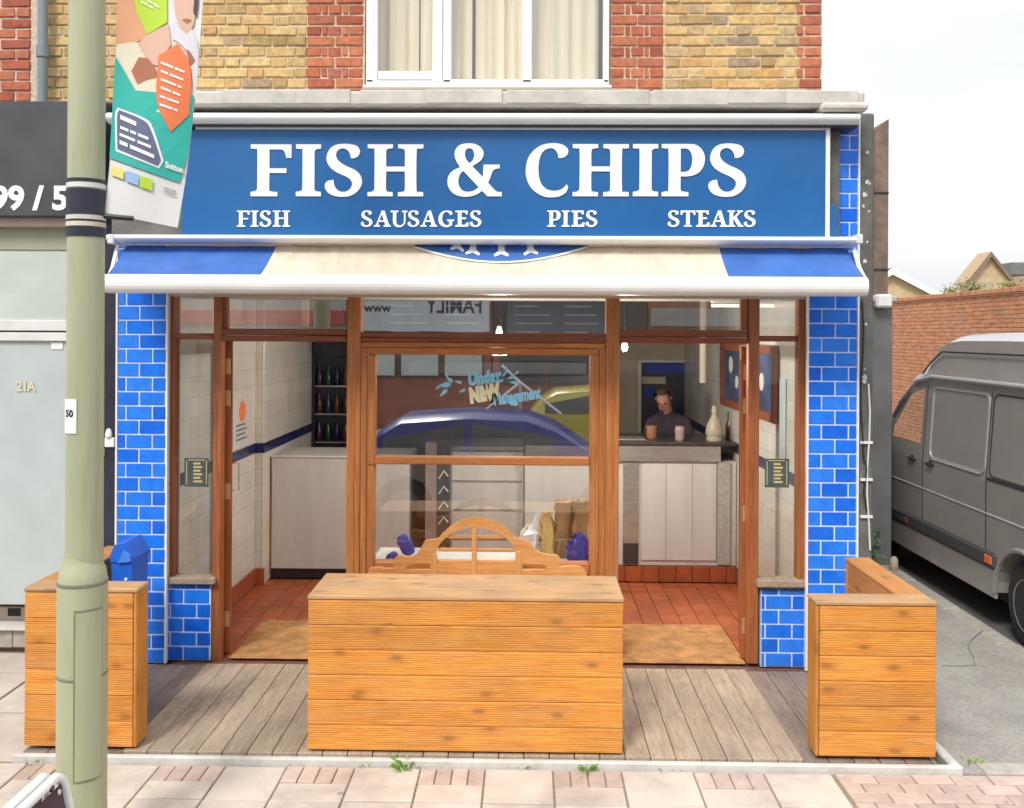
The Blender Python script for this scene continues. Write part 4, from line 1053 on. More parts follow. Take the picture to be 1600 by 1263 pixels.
PRN = {'teal': pc('print teal', (.03, .44, .37)), 'orange': pc('print orange', (.82, .2, .07)), 'lime': pc('print lime', (.48, .7, .05)), 'slate': pc('print slate', (.12, .15, .25)), 'peach': pc('print peach', (.72, .36, .2)), 'skin': pc('print skin', (.68, .44, .33)), 'brown': pc('print brown', (.4, .15, .08)), 'cream': pc('print cream', (.74, .68, .52)), 'white': M['white_letter'], 'yellow': pc('print yellow', (.75, .68, .2)), 'sky': pc('print sky', (.3, .48, .75)), 'grey': pc('print grey', (.4, .4, .42)), 'hair': pc('print hair', (.08, .05, .05)), 'pale': pc('print pale', (.7, .68, .72))}
def prt(nm, col, poly, off, par=None, sm=True):
    pts = smooth_loop(poly, 3, 35) if sm else poly
    # subdivide so that the print follows the cloth
    mb = MB(); bm = bmesh.new(); vs = [bm.verts.new((p[0], p[1], 0)) for p in pts]; f = bm.faces.new(vs)
    bmesh.ops.triangulate(bm, faces=bm.faces[:]); bmesh.ops.subdivide_edges(bm, edges=bm.edges[:], cuts=2, use_grid_fill=True); bmesh.ops.triangulate(bm, faces=bm.faces[:])
    bm.verts.index_update(); mb.add([bsurf(v.co.x, v.co.y, off) for v in bm.verts], [[v.index for v in q.verts] for q in bm.faces]); bm.free()
    return mb.build(nm, PRN[col], par or bnn, fix=False)
prt('print_peach', 'peach', [(187, -120), (300, -120), (262, -5), (232, 55), (208, 68), (190, 80), (182, 66), (184, 0)], .002)
prt('print_cream', 'cream', [(185, 70), (214, 66), (246, 120), (258, 186), (246, 196), (213, 142), (182, 84)], .0025)
prt('print_skin', 'skin', [(216, 70), (232, 54), (264, 38), (268, 70), (254, 92), (246, 104), (226, 96)], .0025)
prt('print_hand', 'brown', [(206, 112), (218, 90), (232, 92), (244, 108), (246, 122), (230, 126), (216, 133)], .003)
prt('print_shirt', 'pale', [(270, 30), (300, 45), (311, 80), (306, 160), (296, 90), (280, 68), (270, 62)], .0025)
prt('print_face', 'skin', [(272, -30), (300, -30), (306, 10), (303, 40), (292, 53), (280, 40), (273, 10)], .003)
prt('print_hair', 'hair', [(296, -40), (309, -40), (311, 0), (308, 28), (303, 20), (304, 0), (298, -20)], .0035)
prt('print_mouth', 'brown', [(285, 32), (293, 30), (301, 33), (293, 38)], .0036)
prt('print_sleeve', 'brown', [(291, 78), (298, 82), (306, 96), (299, 104)], .003)
prt('print_lime', 'lime', [(200, -60), (262, -60), (262, 36), (231, 55), (214, 20)], .0032, None, False)
prt('print_teal', 'teal', [(181, 88), (212, 142), (238, 188), (252, 197), (268, 206), (284, 196), (298, 182), (304, 150), (300, 205), (294, 245), (281.5, 286), (230, 268), (172, 247), (177, 160)], .003, None, False)
prt('print_orange', 'orange', [(249, 88), (279, 69), (299, 106), (297, 180), (268, 207), (246, 158)], .0042)
prt('print_outline', 'white', [(185, 169), (228, 186), (241, 203), (257, 252), (250, 264), (182, 237), (181, 182)], .004)
sl0 = prt('print_panel', 'slate', [(188, 173), (226, 189), (238, 206), (253, 251), (248, 260), (185, 233.5), (184.5, 184)], .005)
def words(u0, v0, u1, v1, h, col='white', off=.0065, segs=(.3, .22, .38)):
    t = 0; tot = sum(segs)+.06*(len(segs)-1)
    for s in segs:
        a, b = t/tot, (t+s)/tot; t += s+.06
        A = (u0+(u1-u0)*a, v0+(v1-v0)*a); Bp = (u0+(u1-u0)*b, v0+(v1-v0)*b)
        prt('print_line', col, [(A[0], A[1]-h/2), (Bp[0], Bp[1]-h/2), (Bp[0], Bp[1]+h/2), (A[0], A[1]+h/2)], off, None, False)
words(190, 184, 215, 195, 7, segs=(1,)); words(190, 200, 234, 218, 4.5); words(189, 211, 238, 231, 4.5, segs=(.4, .35)); words(189, 223, 243, 246, 6, segs=(.2, .6))
for k in range(6): words(253-(k > 3)*2, 99+k*13, 290-(k*2.2), 114+k*12, 3.6, off=.0055, segs=((.5, .4), (.3, .6), (.7, .2))[k % 3])
words(222, 4, 240, 14, 3, off=.005, segs=(.5, .4)); words(232, 2, 250, 13, 3, off=.005, segs=(.4, .5))
for col, pts in (('yellow', [(176, 259), (195, 266), (194, 281), (175, 274)]), ('sky', [(198.5, 267), (219, 274), (217.5, 291), (197.5, 283)]), ('lime', [(220, 275), (240, 281), (238.5, 299), (219, 292)])): prt('print_logo', col, pts, .004, None, False)
words(257, 294, 276, 300, 3, 'grey', .004, (.5, .4)); words(257, 300, 276, 306, 2.4, 'grey', .004, (.3, .6))
def bt(a, b, c): return bsurf(260+a*1000*.72, 262-b*900+a*250, .006)
text_mb('Sutton', .0145, (0, 0, 0), .0006, 0, fn=bt).build('lettering', M['white_letter'], bnn, fix=False)

# ================================================================== pavement board
ab = thing('pavement_board', 'white framed folding pavement board in the bottom left corner', 'a-board', (at(105, 1230, 3.6).x, 3.3, PV))
Ytop = 3.58; top = at(97, 1206, Ytop); zt2 = top.z
def aside(sgn, m1, m2):
    lean = .12*sgn
    fx_ = lambda y, z: Vector((top.x + lean*(zt2-z)/(zt2-PV)*1.0 + (0 if sgn > 0 else -.05), y, z))
    pts = [fx_(Ytop, PV+.02), fx_(Ytop, zt2-.06), fx_(Ytop-.015, zt2-.02), fx_(Ytop-.05, zt2), fx_(Ytop-.55, zt2), fx_(Ytop-.585, zt2-.02), fx_(Ytop-.6, zt2-.06), fx_(Ytop-.6, PV+.02)]
    fr = MB().tube(pts, .019, 10).build('frame', M['white'], ab)
    mb = MB(); a, b, c, d = fx_(Ytop-.03, .1), fx_(Ytop-.03, zt2-.035), fx_(Ytop-.57, zt2-.035), fx_(Ytop-.57, .1)
    mb.add([a, b, c, d]+[p+Vector((.006, 0, 0)) for p in (a, b, c, d)], [(0, 1, 2, 3), (7, 6, 5, 4), (0, 4, 5, 1), (1, 5, 6, 2), (2, 6, 7, 3), (3, 7, 4, 0)]); mb.build('panel', simple('dark plum chalkboard', (.045, .028, .05), .5, .3, 4), ab)
    for yy in (Ytop-.06, Ytop-.3):
        MB().lathe([(.011, 0), (.009, .006)], fx_(yy, zt2-.05)+Vector((.008, 0, 0)), 10, 'x').build('rivet', M['alu'], ab)
        MB().lathe([(.014, 0), (.012, .008)], fx_(yy-.05, zt2-.012)+Vector((.012, 0, 0)), 10, 'x').build('hinge', M['black'], ab)
aside(1, 0, 0); aside(-1, 0, 0)

# ================================================================== neighbouring shop
NY = 6.42
nb = thing('neighbour_shop', 'next door shop with black sign and pale grey door left of the lamp post', 'building', (-4.0, NY, 0))
nx0 = -7.2; nx1 = X(160, NY, 700)
B('sign_panel', M['charcoal'], nb, nx0, X(164, 6.3, 250), 6.3, 6.6, Z(338, 6.3, 60), Z(158, 6.3, 60), .006)
o = at(-13, 326.5, 6.297); txt = text_mb('99 / 53', .222, o, .008, .004, xs=1.02); txt.build('lettering', M['white_letter'], nb, fix=False)
PB('sign_trim', simple('dull pink trim', (.46, .38, .33), .7, .1, 8), nb, -520, 339, 160, 353, 6.36, .2, .004)
PB('blind_box', simple('olive film', (.36, .37, .27), .6, .12, 3), nb, -520, 353.5, 160, 390, NY+.02, .08, .003)
PB('shop_window', M['sage_glass'], nb, -520, 390.5, 160, 499, NY+.03, .03, 0)
PB('window_rail', M['alu'], nb, -520, 499, 160, 516, NY-.01, .1, .005); PB('window_rail', M['alu'], nb, -520, 518.5, 160, 532, NY-.015, .1, .005)
nd = PB('door', M['door_grey'], nb, -120, 533, 160, 945, NY+.01, .06, .003)
PB('side_panel', M['door_grey'], nb, -520, 533, -123, 945, NY+.01, .06, .003)
PB('sticker', M['white'], nd, 80, 535, 98, 546, NY+.004, .004, 0)
o = at(26, 611, NY+.004); text_mb('21A', .098, o, .003, .003, xs=.8).build('lettering', simple('pale gold vinyl', (.66, .6, .42), .5, .05, 5), nd, fix=False)
PB('step', M['slab'], nb, -520, 946, 160, 968, 6.6, .3, .006); PB('step_edge', M['alu'], nb, -520, 968.5, 160, 984, 6.58, .3, .006)
PB('vent', M['seam'], nb, 12, 951, 32, 963, 6.596, .01, 0)
for a in range(-512, 160, 28): PB('plinth_tile', M['kerb'], nb, a, 985, a+27, 1012, 6.62+random.uniform(-.002, .002), .2, .004)
B('pilaster', M['navy'], nb, X(159, 6.4, 700), xl-.003, 6.39, 6.7, -.06, Z(160, 6.39, 170), .006)
B('wall', M['plaster'], nb, nx0, xl-.004, 6.62, 7.2, -.06, ZL0, 0) if False else B('wall', M['plaster'], nb, nx0, xl-.02, 6.75, 11.6, -.06, ZL0-.1, 0)
PB('entry_bell', M['white'], nb, 163, 684, 178, 699, 6.37, .02, .004)
MB().lathe([(.022, 0), (.024, .02), (.016, .05), (.004, .06)], at(170, 683, 6.375), 12).build('bell_dome', M['white'], nb)
PB('door_contact', M['white'], nb, 156, 703, 162, 714, 6.37, .02, .003)
nxr = X(48, WY, 70)
nw = B('upper_wall', M['mortar_p'], nb, nx0, xlb-.004, WY+.004, WY+.24, ZL0-.12, ZT, 0)
random.seed(3); BV_k = BV
for row in range(NR):
    zc = CO-.02 + PITCH*(row+.5); x = nxr
    ws = [.215]*8 if row % 2 == 0 else [.103]+[.215]*7
    for w_ in ws:
        if x-w_ < nx0: break
        if x < -5.0: break
        brick('red_brick', M['brick_r'], nw, x-w_, x-.011 if x != nxr else x, zc, WY+.004); x -= w_
    if row % 2 == 0: pass
stuff(MB().box(nx0, -5.25, WY-.003, WY+.003, ZL0-.1, CO-.02+PITCH*NR-.002).box(nx0, nxr, WY-.003, WY+.003, CO-.02+PITCH*NR, ZT).build('brickwork', M['brick_r'], nw, fix=False))
dp = thing('downpipe', 'blue grey downpipe on the brickwork between the two shops', 'pipe', (X(67, WY-.08, 70), WY-.08, ZL0))
MB().tube([(X(67, WY-.08, 70), WY-.08, ZL0-.02), (X(67, WY-.08, 70), WY-.08, ZT)], .033, 12).build('pipe', simple('blue grey pipe', (.2, .25, .28), .5, .1, 6), dp)
MB().lathe([(.043, 0), (.043, .08)], (X(67, WY-.08, 70), WY-.08, Z(95, WY)), 12).build('collar', simple('blue grey pipe', (.2, .25, .28), .5), dp)

# ================================================================== grey van in the side street
random.seed(21)
VX, VW, RZ = 3.86, 1.96, -.158
van = thing('panel_van', 'grey high roofed panel van parked in the side street', 'van', (VX+VW/2, 8.8, RZ))
WYS = (7.27, 10.5); wr = .335; wz = RZ+wr
def arch(c, r=.4): return [(c-r*math.cos(t), wz+r*math.sin(t)) for t in [math.pi*i/12 for i in range(13)] if wz+r*math.sin(t) > .125]
prof = [(6.12, .125)] + [(c, .125) for c in ()] 
def arch_pts(c, r=.41):
    return [(c+r*math.cos(math.pi-math.pi*i/14), max(.125, wz+r*math.sin(math.pi-math.pi*i/14))) for i in range(15)]
prof = [(6.12, .125)] + arch_pts(WYS[0]) + arch_pts(WYS[1]) + [(11.45, .125), (11.52, .45), (11.42, .8), (11.1, .96), (10.45, 1.06), (6.1, 1.06)]
mb = MB(); mb.prism(prof, VX, VX+VW, lambda a, b, d: Vector((d, a, b))); mb.build('lower_body', M['van'], van)
ST = [(6.1, 2.26), (6.14, 2.29), (6.3, 2.305), (7.85, 2.31), (8.6, 2.305), (8.85, 2.285), (9.02, 2.235), (9.2, 2.12), (9.45, 1.93), (9.7, 1.74), (9.9, 1.58), (10.15, 1.37), (10.45, 1.09)]
LV = 9
def sect(y, zr):
    zg = min(1.87, zr-.1); wt = min(1.76, zg-.05); q = max(.0, min(1, (zr-1.06)/.2))
    zs = [1.055, 1.055+.055*q, 1.055+.165*q, max(1.056+.17*q, wt), max(1.06+.18*q, zg), max(1.06+.19*q, min(zg+.05, zr)), max(1.06+.2*q, zr-.07), zr-.012, zr+.012]
    xo = [0, .006, .012, .05, .05, .075, .125, .24, .6]
    left = [Vector((VX+x, y, z)) for x, z in zip(xo, zs)]
    right = [Vector((VX+VW-x, y, z)) for x, z in zip(xo, zs)][::-1]
    return left+right
secs = [sect(*s) for s in ST]; n = len(secs[0]); mb = MB()
vs = [p for s in secs for p in s]; fs = []
for i in range(len(secs)-1):
    for j in range(n-1):
        if 7 <= i <= 9 and j in (2, n-4): continue
        if i in (9, 10, 11) and 6 <= j <= n-8: continue
        fs.append((i*n+j, i*n+j+1, (i+1)*n+j+1, (i+1)*n+j))
mb.add(vs, fs, True); mb.add(secs[0], [tuple(range(n))])
mb.build('upper_body', M['van'], van, sharp=24)
for sx in (0, 1):
    P = [secs[i][2 if not sx else n-3] for i in (7, 8, 9, 10)] + [secs[i][3 if not sx else n-4] for i in (10, 9, 8, 7)]
    o = Vector((.008 if not sx else -.008, 0, 0)); mb = MB(); mb.add([p+o for p in P], [tuple(range(8))]); mb.build('cab_window', M['glass_cab'], van, fix=False)
mb = MB(); mb.grid([[secs[i][j]+Vector((0, .004, .004)) for j in range(6, n-6)] for i in (9, 10, 11, 12)]); mb.build('windscreen', M['glass_cab'], van, fix=False)
def sidex(z): return VX+.006+(z-1.11)/(1.76-1.11)*.044 if z > 1.11 else VX
def side_panel(nm, mat, y0, y1, z0, z1, off=.006, r=.09, loops=None):
    def rr(y0, y1, z0, z1, r):
        pts = []
        for cy, cz, a in ((y1-r, z0+r, -90), (y1-r, z1-r, 0), (y0+r, z1-r, 90), (y0+r, z0+r, 180)):
            for k in range(5): t = R(a+22.5*k); pts.append((cy+r*math.cos(t), cz+r*math.sin(t)))
        return pts
    L0 = [rr(y0, y1, z0, z1, r)]
    if loops: L0.append(rr(y0+loops, y1-loops, z0+loops, z1-loops, max(.01, r-loops)))
    mb = MB(); mb.prism(L0, 0, 1, lambda a, b, d: Vector((sidex(b)-off+d*(off+.004), a, b))); return mb.build(nm, mat, van)
M['van_edge'] = simple('light van edge', (.5, .49, .49), .3, .05, 4, metal=.3)
side_panel('door_recess', M['van_edge'], 7.9, 9.0, 1.105, 1.8, .010, .09, .022); side_panel('door_recess', M['seam'], 6.25, 7.84, 1.105, 1.8, .006, .07, .012)
for y, z0, z1 in ((7.875, .37, 2.2), (9.13, .37, 1.86), (10.2, .5, 1.06)):
    B('panel_seam', M['seam'], van, VX-.003, VX+.01, y-.006, y+.006, z0, 1.06, 0)
    if z1 > 1.1:
        mb = MB(); mb.add([(sidex(1.06)-.003, y-.006, 1.06), (sidex(1.06)-.003, y+.006, 1.06), (sidex(1.85)-.003, y+.006, 1.85), (sidex(1.85)-.003, y-.006, 1.85)], [(0, 1, 2, 3)]); mb.build('panel_seam', M['seam'], van, fix=False)
B('sliding_rail', M['seam'], van, VX-.006, VX+.02, 6.3, 7.86, 1.075, 1.098, .003)
MB().tube([(VX+.03, y, 1.885) for y in (6.14, 7.5, 9.0)]+[(VX+.035, 9.35, 1.83), (VX+.04, 9.75, 1.6), (VX+.05, 9.98, 1.42)], .022, 8).build('gutter', M['van_edge'], van)
MB().tube([(VX+.083, y, z) for y, z in ((6.14, 2.13), (8.9, 2.13), (9.15, 2.02), (9.4, 1.86))], .008, 6).build('roof_crease', M['seam'], van)
MB().tube([(VX+.004, y, .79) for y in (6.14, 9.0, 11.2)], .012, 6).build('side_crease', M['van_edge'], van)
B('rub_strip', M['van_dark'], van, VX-.028, VX+.02, WYS[0]+.42, WYS[1]-.42, .36, .49, .02)
B('sill', M['van'], van, VX-.012, VX+.02, WYS[0]+.42, WYS[1]-.42, .115, .357, .012)
for y in (8.95, 9.36): 
    B('door_handle', M['black'], van, VX-.03, VX+.01, y-.075, y+.075, 1.035, 1.065, .008); MB().lathe([(.035, 0), (.035, -.006)], (VX, y, 1.06), 14, 'x').build('handle_cup', M['van_dark'], van)
B('side_marker', simple('orange marker lens', (.8, .18, .05), .25, .1, 8), van, VX-.034, VX-.02, 7.72, 7.84, .39, .46, .008)
B('side_marker', simple('red marker lens', (.3, .06, .04), .25, .1, 8), van, VX-.034, VX-.02, 9.42, 9.5, .39, .44, .008)
for c in WYS:
    for sx in (0, 1):
        s = -1 if sx == 0 else 1; xf = VX+.03 if sx == 0 else VX+VW-.03
        w = MB().lathe([(.2, s*-.0), (.225, s*.0), (.315, s*-.01), (.335, s*-.05), (.335, s*-.2), (.3, s*-.22)], (xf, c, wz), 28, 'x').build('wheel', M['rubber'], van)
        MB().lathe([(.0, s*-.02), (.05, s*-.01), (.07, s*-.045), (.15, s*-.05), (.17, s*-.03), (.2, s*-.005), (.212, s*.004), (.215, s*-.03)], (xf, c, wz), 28, 'x').build('rim', M['rim'], w)
        for k in range(8):
            t = k*math.pi/4; MB().lathe([(.024, 0), (.02, s*.004)], (xf+s*-.045, c+.11*math.cos(t), wz+.11*math.sin(t)), 8, 'x').build('rim_hole', M['seam'], w)
    pts = [(VX-.012, c+.43*math.cos(math.pi*i/14), wz+.43*math.sin(math.pi*i/14)) for i in range(15)]
    MB().tube(pts, .022, 6).build('wheel_arch', M['van'], van)
B('underbody', M['black'], van, VX+.25, VX+VW-.25, 6.3, 11.3, .0, .124, 0)
B('wheel_well', M['black'], van, VX+.26, VX+VW-.26, 6.7, 11.1, .125, .75, 0) if False else None
B('seat', M['black'], van, VX+.25, VX+.75, 9.3, 9.45, 1.06, 1.2, .04)
PB('rear_bumper', M['van_dark'], van, 1600, 900, 1601, 901, 6.0, .1, .01) if False else B('rear_bumper', M['van_dark'], van, VX+.02, VX+VW-.02, 6.02, 6.118, .13, .36, .03)

# ================================================================== inside the shop
CY = 8.56
rc = thing('serving_counter', 'pale panelled serving counter with steel edge seen through the right doorway', 'counter', (1.3, CY, 0))
c0, c1 = X(820, CY), 1.925; ct = Z(696, CY, 1050)
B('plinth', M['tgrout'], rc, c0, c1, CY+.012, CY+.6, 0, .15, 0)
w = .155; x = c0
while x < c1-.03:
    B('plinth_tile', M['quarry'], rc, x+.003, min(x+w, c1)-.003, CY, CY+.02, .003, .147, .003); x += w
B('body', M['panel'], rc, c0, c1, CY+.02, CY+.7, .151, ct-.15, .004)
e = [X(u, CY, 800) for u in (1003, 1041, 1082, 1120)]
for a, b in zip(e, e[1:]): B('front_panel', M['panel'], rc, a+.0012, b-.0012, CY+.004, CY+.019, .2, ct-.17, .004)
B('end_post', simple('speckled stone', (.42, .4, .36), .7, .3, 60), rc, X(1122, CY), X(1142, CY), CY-.004, CY+.019, .165, ct-.152, .004)
B('steel_upright', M['steel'], rc, X(974, CY), X(998, CY), CY-.01, CY+.018, .17, ct-.16, .004); B('upright_foot', M['counter_top'], rc, X(974, CY), X(998, CY), CY-.014, CY-.0105, .17, .36, 0)
B('fascia', M['steel'], rc, c0, c1-.15, CY-.02, CY+.1, ct-.148, ct-.004, .004)
B('top', M['counter_top'], rc, c0, c1, CY-.03, CY+.75, ct-.003, ct+.03, .006)
lc = thing('side_counter', 'plain off white counter block with black kick strip in the left doorway', 'counter', (-2.0, CY, 0))
l0, l1 = X(424, CY), X(640, CY); lt = Z(712, CY, 480)
B('kick_strip', M['black'], lc, l0, l1, CY+.02, CY+.6, .002, .09, 0); B('body', M['panel'], lc, l0, l1, CY, CY+.6, .092, lt-.02, .006); B('top', M['alu'], lc, l0-.01, l1, CY-.012, CY+.62, lt-.02, lt, .005)
B('end_strip', M['frame'], lc, l0-.008, l0-.001, CY-.008, CY+.1, .05, lt-.021, 0)
# middle range with heated glass cabinet
mr = thing('frying_range', 'pale steel frying range behind the big window', 'range', (-.4, 8.7, 0))
m0, m1 = X(705, 8.7), X(819, 8.7)
B('body', M['panel'], mr, m0, m1, 8.7, 9.4, .1, 1.18, .01); B('base', M['black'], mr, m0, m1, 8.74, 9.4, .002, .1, 0); B('top', M['steel'], mr, m0, m1, 8.68, 9.42, 1.181, 1.22, .006)
for k in range(3): B('panel_line', M['steel'], mr, m0+.02, m1-.02, 8.692, 8.699, .35+.27*k, .365+.27*k, 0)
B('added_dark_backing', M['counter_top'], mr, X(598, 9.6), X(950, 9.6), 9.6, 9.64, 1.1, 1.86, 0)  # dark panel added behind the upper pane so its reflections stand out
B('flue_hood', M['charcoal'], mr, X(640, 9.5), X(915, 9.5), 9.3, 9.59, 1.87, 2.0, .01)
for lab, a, b in (('dark hanging menu panel left of the bulb behind the big window', 596, 770), ('dark hanging menu panel right of the bulb behind the big window', 790, 948)):
    t = thing('menu_board', lab, 'menu board', (X((a+b)/2, 9.2), 9.2, 2.05)); t['group'] = 'menu panels over the range'
    B('board', M['navy'], t, X(a, 9.2), X(b, 9.2), 9.2, 9.24, 2.06, 2.66, .004)
    for k in range(6):
        for q in range(2):
            u = a+12+q*(b-a)*.5; l = (b-a)*random.uniform(.22, .38); B('menu_line', simple('dim chalk line', (.22, .23, .26), .8), t, X(u, 9.2), X(u+l, 9.2), 9.197, 9.199, 2.12+.085*k, 2.135+.085*k, 0)
    for u in (a+15, b-15): B('hanger', M['steel'], t, X(u, 9.2)-.006, X(u, 9.2)+.006, 9.21, 9.23, 2.661, ZC-.001, 0)
fg = thing('drinks_fridge', 'dark upright drinks fridge behind the left counter', 'fridge', (-2.3, 10.2, 0))
f0, f1 = X(487, 10.2), X(552, 10.2)
B('cabinet', M['navy'], fg, f0, f1, 10.3, 10.8, .002, 2.25, .01); B('header', M['navy'], fg, f0, f1, 10.2, 10.298, 2.02, 2.25, .006)
for xx in (f0, f1-.03): B('side', M['navy'], fg, xx, xx+.03, 10.2, 10.298, .6, 2.018, .003)
for k in range(4): B('shelf', M['steel'], fg, f0+.032, f1-.032, 10.21, 10.298, .75+.31*k, .765+.31*k, 0)
cols = [(.35, .1, .03), (.02, .05, .3), (.03, .2, .06), (.2, .03, .2), (.4, .12, .02), (.05, .1, .35)]
bp = None; i = 0
for r_ in range(4):
    for k in range(4):
        z = .767+.31*r_
        mt = simple('drink %d' % ((i*5+r_) % 6), [c*.22 for c in cols[(i*5+r_) % 6]], .25, .1, 8)
        o = MB().lathe([(.03, 0), (.033, .01), (.033, .13), (.014, .18), (.014, .215)], (f0+.07+k*.098, 10.253, z), 10).build('bottle', mt, None)
        tag(o, ['orange', 'blue', 'green', 'purple', 'amber', 'navy'][(i*5+r_) % 6]+' drink bottle, '+['first', 'second', 'third', 'fourth'][k]+' from the left on the '+['lowest', 'second lowest', 'second highest', 'top'][r_]+' fridge shelf', 'bottle', 'bottles in the drinks fridge'); i += 1
pb = thing('ice_box', 'dark narrow cabinet with grey scribble pattern seen through the lower window pane', 'cabinet', (-1, 8.5, 0))
i0, i1 = X(664, 8.45), X(703, 8.45); B('body', M['counter_top'], pb, i0, i1, 8.5, 9.0, .002, 1.3, .01)
B('front', simple('faded plum panel', (.3, .22, .21), .6, .2, 5), pb, i0, i0+(i1-i0)*.45, 8.48, 8.499, .1, 1.28, .003)
for k in range(7):
    zz = .25+.14*k; MB().tube([(i0+(i1-i0)*.55, 8.49, zz), (i0+(i1-i0)*.75, 8.48, zz+.07), (i0+(i1-i0)*.92, 8.49, zz+.02)], .008, 6).build('handle', M['alu'], pb)
# window seat with shopping on it
ws = B('window_shelf', M['alu'], None, X(580, 6.6), X(926, 6.6), FY+.1, 7.05, Z(880, 6.6)-.04, Z(880, 6.6), .006); tag(ws, 'pale shelf running along the inside of the big window', 'shelf')
ZS = Z(880, 6.6)
mb = MB(); mb.box(X(580, 6.6), X(926, 6.6), 6.98, 7.02, .002, ZS-.041); tag(mb.build('shelf_panel', M['panel'], None, fix=False), 'plain panel under the shelf inside the big window', 'panel')
def sackmesh(u0, u1, v0, Y, d, seed, topf=.7, ns=10, crumple=.012):
    rnd = random.Random(seed); x0, x1 = X(u0, Y, 830), X(u1, Y, 830); h = Z(v0, Y, (u0+u1)/2)-ZS; w = (x1-x0)/2; xc = (x0+x1)/2
    prof = [(0, .0), (.9, .001), (1, .06), (1.02, .3), (.97, .55), (.9, .75), (topf, .92), (topf*.9, 1.0), (topf*.5, .985), (0, .98)]
    rows = []
    for f, t in prof:
        row = []
        for k in range(20):
            a = 2*math.pi*k/20; c, s = math.cos(a), math.sin(a); e = .55
            row.append(Vector((xc+w*f*math.copysign(abs(c)**e, c)+rnd.gauss(0, crumple)*f, Y+d/2+d/2*f*math.copysign(abs(s)**e, s)+rnd.gauss(0, crumple)*f, ZS+.001+h*t+(rnd.gauss(0, crumple*.6) if 0 < t < 1 and t > .01 else 0))))
        rows.append(row+[row[0]])
    mb = MB(); mb.grid(rows); return mb
def sack(nm, mt, u0, u1, v0, Y, d, seed, lab, cat, grp=None, topf=.7, crumple=.01):
    return tag(sackmesh(u0, u1, v0, Y, d, seed, topf, crumple=crumple).build(nm, M[mt], None, fix=True, sharp=60), lab, cat, grp)
sack('paper_sack', 'sack', 868, 893, 787, 6.74, .2, 1, 'left brown paper sack behind the tan sack in the window', 'sack', 'brown sacks in the window', .93)
sack('paper_sack', 'sack', 894, 921, 786, 6.76, .2, 2, 'right brown paper sack above the blue bag in the window', 'sack', 'brown sacks in the window', .93)
sack('tan_sack', 'sack2', 843, 867, 803, 6.7, .16, 3, 'tan paper sack next to the white carrier bag in the window', 'sack', None, .5)
wb = sack('carrier_bag', 'bag_white', 812, 842, 822, 6.66, .12, 4, 'white plastic carrier bag tied at the top in the window', 'bag', None, .3, .014)
a = at(836, 822, 6.7); MB().tube([a+Vector((-.02, 0, -.04)), a+Vector((.01, 0, .06)), a+Vector((.035, 0, .13)), a+Vector((.02, 0, .05)), a+Vector((0, 0, -.03))], [.012, .014, .008, .012, .012], 6).build('handle', M['bag_white'], wb)
sack('blue_bag', 'film_blue', 891, 920, 836, 6.6, .1, 5, 'shiny dark blue bag in front of the brown sacks in the window', 'bag', None, .42, .016)
def scoop(u, v, l, w, rot, lab):
    p = at(u, v, 6.62); mb = MB(); prof = [(0.02, -l/2), (w*.7, -l*.46), (w, -l*.25), (w, l*.25), (w*.72, l*.44), (.02, l/2)]
    mb.lathe(prof, (0, 0, 0), 16); mt = Matrix.Rotation(rot, 4, 'Y')
    mb.v = [mt @ Vector((q.x, q.y*.45, q.z)) for q in mb.v]; lo = min(q.z for q in mb.v)
    mb.v = [q+Vector((p.x, p.y, p.z)) for q in mb.v]
    return tag(mb.build('plastic_scoop', M['film_blue'], None, fix=True), lab, 'scoop', 'blue scoops by the window')
s1 = scoop(634, 852, .16, .05, R(-28), 'upright dark blue plastic scoop above the left shoulder of the bench')
s2 = scoop(613, 871, .09, .035, R(55), 'small dark blue plastic scoop lying by the bench shoulder')
st = tag(MB().lathe([(.05, 0), (.05, .006), (.012, .012), (.012, .1)], (X(634, 6.62), 6.64, ZS), 12).build('scoop_stand', M['steel'], None), 'small steel stand holding the upright blue scoop', 'stand')
# things on the counter
def item(nm, mt, prof, u, Y, lab, cat, n=16, grp=None):
    return tag(MB().lathe(prof, (X(u, Y, 690), Y, ct+.031), n).build(nm, M[mt] if isinstance(mt, str) else mt, None), lab, cat, grp)
M['cream'] = simple('cream plastic', (.45, .4, .3), .4, .1, 8)
item('sauce_jar', 'cream', [(.075, 0), (.075, .03), (.07, .035), (.085, .07), (.07, .15), (.045, .2), (.022, .24), (.03, .28), (.02, .32), (.004, .33)], 1116, 8.72, 'cream jar with a tall knobbed lid on the right end of the counter', 'jar')
item('pink_pot', simple('pink pot', (.42, .3, .27), .4, .1, 8), [(.038, 0), (.042, .01), (.048, .1), (.042, .108), (.042, .13), (.01, .134)], 1062, 8.7, 'pale pink pot in the middle of the counter', 'pot')
item('orange_tub', simple('orange tub', (.34, .16, .09), .4, .1, 8), [(.045, 0), (.05, .01), (.056, .11), (.058, .12), (.01, .125)], 1018, 8.85, 'dull orange tub at the left of the counter in the right doorway', 'tub')
item('vinegar_bottle', simple('dark vinegar', (.1, .05, .02), .2, .1, 8), [(.035, 0), (.04, .01), (.04, .12), (.018, .17), (.018, .22), (.022, .225), (.02, .25)], 1140, 8.95, 'brown vinegar bottle behind the cream jar', 'bottle')
tr = B('tray', M['steel'], None, X(930, 8.66), X(1008, 8.66), 8.6, 8.84, ct+.032, ct+.05, .006); tag(tr, 'low steel tray on the counter beside the window post', 'tray')
